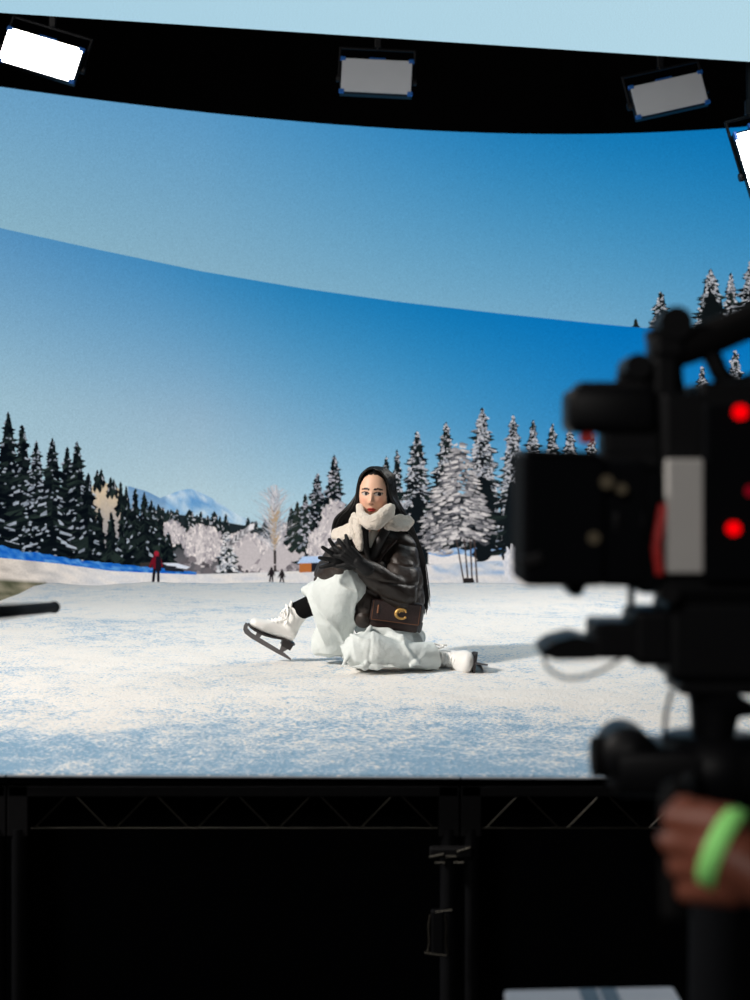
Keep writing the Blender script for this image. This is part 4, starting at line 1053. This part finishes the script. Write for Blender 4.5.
# pedestal under it
ped = thing('camera_pedestal', (0.437, YR, 0), 'black camera support with fluid head holding up the cinema camera', 'camera support')
b = BM(); pbox(b, 672, 677.5, 775, 690, 0.1, YR, 0.005); loft(b, [(pc(726, 688), 0.065, 0.05), (pc(714, 710), 0.032, 0.035), (pc(712, 738), 0.026, 0.03)], 20, up=Yv); obj('mounting_plate', b, M_black, ped)
b = BM(); tube(b, [pc(672, 690), pc(666, 712), pc(664, 742)], 0.003, 8); obj('lock_lever', b, M_black, ped)
b = BM(); pbox(b, 606, 741, 768, 790, 0.11, YR, 0.014); cyl(b, pc(627, 752) - Yv * 0.05, pc(627, 752) + Yv * 0.05, 0.034, n=26); cyl(b, pc(712, 735), pc(712, 800), 0.06, n=30); obj('fluid_head', b, M_black, ped, True)
b = BM(); c = pc(600, 757); cyl(b, pc(592, 757), pc(612, 757), 0.026, n=24); obj('tilt_knob', b, M_rubber, ped)
b = BM(); cyl(b, Vector((0.437, YR, 0.16)), Vector((0.437, YR, W(0, 795, YR).z)), 0.042, 0.038, 28); cyl(b, Vector((0.437, YR, 0.16)), Vector((0.437, YR, 0.75)), 0.06, n=28); obj('column', b, M_blackmatte, ped, True)
b = BM()
for a in (20, 140, 260):
    e = Vector((0.437 + 0.14 * math.cos(R(a)), YR + 0.14 * math.sin(R(a)), 0.10)); capsule(b, Vector((0.437, YR, 0.17)), e, 0.045, 0.03, 14)
obj('base', b, M_black, ped, True)
for a in (20, 140, 260):
    e = Vector((0.437 + 0.14 * math.cos(R(a)), YR + 0.14 * math.sin(R(a)), 0.035)); b = BM(); cyl(b, e - Xv * 0.014, e + Xv * 0.014, 0.034, n=24); box(b, e + Vector((0, 0, 0.035)), (0.04, 0.03, 0.04), None, 0.006); obj('caster', b, M_rubber, ped)
grip0, grip1 = W(690, 781, 1.82), W(668, 905, 1.30)
hd = W(678, 858, 1.365)
b = BM(); tube(b, catmull([grip0, grip0.lerp(hd, 0.5) + Vector((0, 0, 0.01)), hd + Vector((0, 0.02, 0.05)), hd + Vector((-0.004, -0.01, -0.052))], 8), 0.0125, 14); obj('pan_handle', b, M_rubber, ped, True)

# ------------------------------------------------------------------ operator (hand in view, the rest beside the picture)
op = thing('person', (0.72, 0.95, 0), 'person with a bright green wristband gripping the camera handle at the lower right corner', 'person')
SKO = lin((120, 68, 52))
wr = W(728, 855, 1.315); el = Vector((0.555, 1.20, 1.265)); sh = Vector((0.575, 0.92, 1.46))
b = BM()
pd = (W(680, 852, 1.35) - wr).normalized()
upv = Vector((-0.12, 0.1, 1.0)); upv = (upv - pd * upv.dot(pd)).normalized(); nrm = pd.cross(upv)
if nrm.y > 0: nrm = -nrm          # back of the hand faces the lens
capsule(b, el, wr, 0.045, 0.030, 20, 0.9)
for i in range(4):
    o_ = (1.45 - i) * 0.0215
    k = wr + pd * (0.050 - 0.004 * abs(i - 1)) + upv * o_ + nrm * (0.010 - 0.003 * abs(i - 1.2))
    capsule(b, wr + upv * o_ * 0.75, k, 0.0215, 0.0120, 14)
    j1 = k + pd * (0.020, 0.024, 0.022, 0.016)[i] - nrm * 0.026 + upv * (-0.001 * i); j2 = j1 - pd * 0.012 - nrm * 0.022; j3 = j2 - pd * 0.018 + nrm * 0.004
    capsule(b, k, j1, 0.0112, 0.0102, 12); capsule(b, j1, j2, 0.0102, 0.0095, 12); capsule(b, j2, j3, 0.0095, 0.0082, 12)
t0 = wr + pd * 0.012 + upv * 0.024; t1 = t0 + pd * 0.034 + upv * 0.012 - nrm * 0.012; t2 = t1 + pd * 0.026 + upv * 0.002 - nrm * 0.014
capsule(b, t0, t1, 0.016, 0.0125, 14); capsule(b, t1, t2, 0.0125, 0.0095, 14)
capsule(b, sh, el, 0.052, 0.045, 18)
# trunk, head, other arm, legs
T = Vector((0.72, 0.90, 0))
capsule(b, T + Vector((0, 0, 1.0)), T + Vector((0, 0, 1.38)), 0.13, 0.14, 22, 0.75); capsule(b, T + Vector((-0.15, 0, 1.46)), T + Vector((0.17, 0, 1.46)), 0.06, 0.06, 18)
capsule(b, T + Vector((0, 0, 1.42)), T + Vector((0, 0.03, 1.62)), 0.058, 0.05, 18)
ellipsoid(b, T + Vector((0, 0.05, 1.70)), (0.075, 0.095, 0.115)); ellipsoid(b, T + Vector((-0.02, 0.145, 1.685)), (0.012, 0.018, 0.02))
for s in (-1, 1): ellipsoid(b, T + Vector((s * 0.075, 0.04, 1.69)), (0.012, 0.022, 0.032))
e2 = T + Vector((0.24, 0.02, 1.18)); w2 = T + Vector((0.20, 0.20, 1.02)); capsule(b, T + Vector((0.18, 0, 1.44)), e2, 0.052, 0.044, 18); capsule(b, e2, w2, 0.042, 0.03, 18)
hand(b, w2, Vector((-0.1, 0.5, -0.8)), Vector((0, 0.85, 0.5)), Vector((1, 0, 0)), [(-6, 14, .07), (-2, 12, .08), (2, 12, .085), (6, 12, .075)], (1, 50, 0.03))
for s in (-1, 1):
    capsule(b, T + Vector((s * 0.085, 0, 0.96)), T + Vector((s * 0.10, 0.02, 0.50)), 0.085, 0.058, 18); capsule(b, T + Vector((s * 0.10, 0.02, 0.50)), T + Vector((s * 0.11, 0, 0.09)), 0.056, 0.04, 18); capsule(b, T + Vector((s * 0.11, -0.03, 0.045)), T + Vector((s * 0.12, 0.15, 0.035)), 0.042, 0.034, 14)
def op_paint(p): return SKO
fuse('body', b, 0.0038, M_skin, op, 1, paint=op_paint, floor=0.004)
M_band = mat('green_silicone', (160, 250, 140), 0.6, 0, 0.04, 20, spec=0.2)
ax = (el - wr).normalized(); bcn = wr - ax * 0.004 + Vector((0, 0, 0.004)); u, v = frame_from((ax + upv * 0.25 + nrm * 0.1).normalized())
b = BM(); d = Vector((0.80, -0.48, -0.34)).normalized(); u, v = frame_from(d)
P = []
for w_, rr in ((-0.009, 0.0335), (-0.0075, 0.036), (0.0075, 0.0375), (0.009, 0.035)): P.append(ell(bcn + d * w_, u, v, rr, rr * 1.02, 36))
rings(b, P, cap=False); obj('wristband', b, M_band, op, True, label='bright green wristband')
M_opshirt = mat('black_cotton', (14, 14, 16), 0.9, 0, 0.2, 50, spec=0.1)
b = BM(); capsule(b, T + Vector((0, 0, 0.98)), T + Vector((0, 0, 1.38)), 0.155, 0.165, 22, 0.75); capsule(b, T + Vector((-0.16, 0, 1.46)), T + Vector((0.18, 0, 1.46)), 0.078, 0.078, 18)
capsule(b, sh, sh.lerp(el, 0.6), 0.07, 0.066, 18); capsule(b, T + Vector((0.19, 0, 1.45)), T + Vector((0.22, 0.01, 1.28)), 0.07, 0.064, 18); fuse('shirt', b, 0.01, M_opshirt, op, 3)
b = BM()
for s in (-1, 1): loft(b, [(T + Vector((s * 0.085, 0, 1.02)), 0.105, 0.11), (T + Vector((s * 0.10, 0.02, 0.50)), 0.078, 0.08), (T + Vector((s * 0.11, 0, 0.09)), 0.066, 0.07)], 20, up=Yv)
fuse('trousers', b, 0.01, M_opshirt, op, 3)
b = BM(); ellipsoid(b, T + Vector((0, 0.028, 1.735)), (0.084, 0.10, 0.095)); fuse('hair', b, 0.008, M_hair, op, 2)
for s in (-1, 1):
    b = BM(); capsule(b, T + Vector((s * 0.11, -0.04, 0.05)), T + Vector((s * 0.12, 0.17, 0.04)), 0.05, 0.042, 16); fuse('shoe', b, 0.007, M_rubber, op, 3, floor=0.0)

# ------------------------------------------------------------------ cart in the foreground
YC = 2.50
ct = thing('equipment_cart', (0.33, 2.28, 0), 'pale grey cart top with two dark stripes at the bottom edge of the photo', 'cart')
zc = W(0, 987, YC).z; xa, xb = (504 - HX) / F * YC, (674 - HX) / F * YC
M_top = mat('grey_laminate', (140, 148, 160), 0.5, 0, 0.08, 12)
M_tape = mat('dark_blue_tape', (50, 74, 94), 0.6, 0, 0.2, 40)
ctr = Vector(((xa + xb) / 2, YC - 0.22, 0)); tilt = Matrix.Rotation(R(-1.2), 3, 'Y')
b = BM(); box(b, (ctr.x, ctr.y, zc - 0.012), (xb - xa, 0.44, 0.022), tilt, 0.006, 3); obj('cart_top', b, M_top, ct)
for px in (586, 606): 
    xx = (px - HX) / F * YC; b = BM(); box(b, (xx, ctr.y, zc + 0.0005 + (xx - ctr.x) * math.sin(R(1.2))), (0.028 if px < 600 else 0.026, 0.42, 0.0012), tilt); obj('stripe', b, M_tape, ct)
for sx in (-1, 1):
    for sy in (-1, 1):
        q = Vector((ctr.x + sx * 0.11, ctr.y + sy * 0.19, 0)); b = BM(); cyl(b, q + Zv * 0.08, q + Zv * (zc - 0.026), 0.012, n=14); obj('post', b, M_black, ct)
        b = BM(); cyl(b, q + Vector((-0.012, 0, 0.04)), q + Vector((0.012, 0, 0.04)), 0.04, n=20); box(b, q + Zv * 0.075, (0.035, 0.03, 0.03), None, 0.004); obj('caster', b, M_rubber, ct)
b = BM(); box(b, (ctr.x, ctr.y, 0.25), (xb - xa - 0.01, 0.42, 0.02), None, 0.005); obj('lower_shelf', b, M_black, ct)

# ------------------------------------------------------------------ lamps and added fills
def area(name, loc, target, size, power, col, spread=180):
    l = bpy.data.lights.new(name, 'AREA'); l.size = size; l.energy = power; l.color = col; l.spread = R(spread)
    o = bpy.data.objects.new(name, l); COL.objects.link(o); o.location = loc
    o.rotation_euler = (Vector(target) - Vector(loc)).to_track_quat('-Z', 'Y').to_euler()
    return o
area('key_lamp', (-5.9, 3.2, 5.9), (0.6, 7.4, 0.9), 0.8, 330, (1.0, 0.93, 0.86), 120)
area('top_lamp', (0.9, 6.6, 5.4), (0.6, 8.4, 0.9), 1.2, 70, (1.0, 0.93, 0.86), 130)
area('back_fill', (2.8, 9.0, 4.2), (0.8, 9.0, 0.9), 1.0, 55, (1.0, 0.94, 0.88), 140)  # unseen fill, added to brighten the far end of the snow
area('front_fill', (-1.0, -1.3, 3.0), (0.3, 2.0, 1.2), 0.9, 13, (1.0, 0.96, 0.92), 110)  # unseen fill added behind the camera to lift the rig, hand and cart

w = bpy.data.worlds.new('World'); bpy.context.scene.world = w; w.use_nodes = True
w.node_tree.nodes['Background'].inputs[0].default_value = (0.25, 0.45, 0.7, 1); w.node_tree.nodes['Background'].inputs[1].default_value = 0.004

# ------------------------------------------------------------------ camera
cd = bpy.data.cameras.new('camera'); co = bpy.data.objects.new('camera', cd); COL.objects.link(co)
co.location = (0, 0, CAM_Z); co.rotation_euler = (R(90), 0, 0)
cd.sensor_fit = 'AUTO'; cd.sensor_width = 36; cd.lens = F / 1000 * 36; cd.shift_y = (HY - 500) / 1000
cd.clip_start = 0.05; cd.clip_end = 100
cd.dof.use_dof = True; cd.dof.focus_distance = 6.42; cd.dof.aperture_fstop = 3.0
sc = bpy.context.scene; sc.camera = co
sc.view_settings.view_transform = 'Standard'; sc.view_settings.look = 'None'; sc.view_settings.exposure = 0; sc.view_settings.gamma = 1; sc.view_settings.use_curve_mapping = False
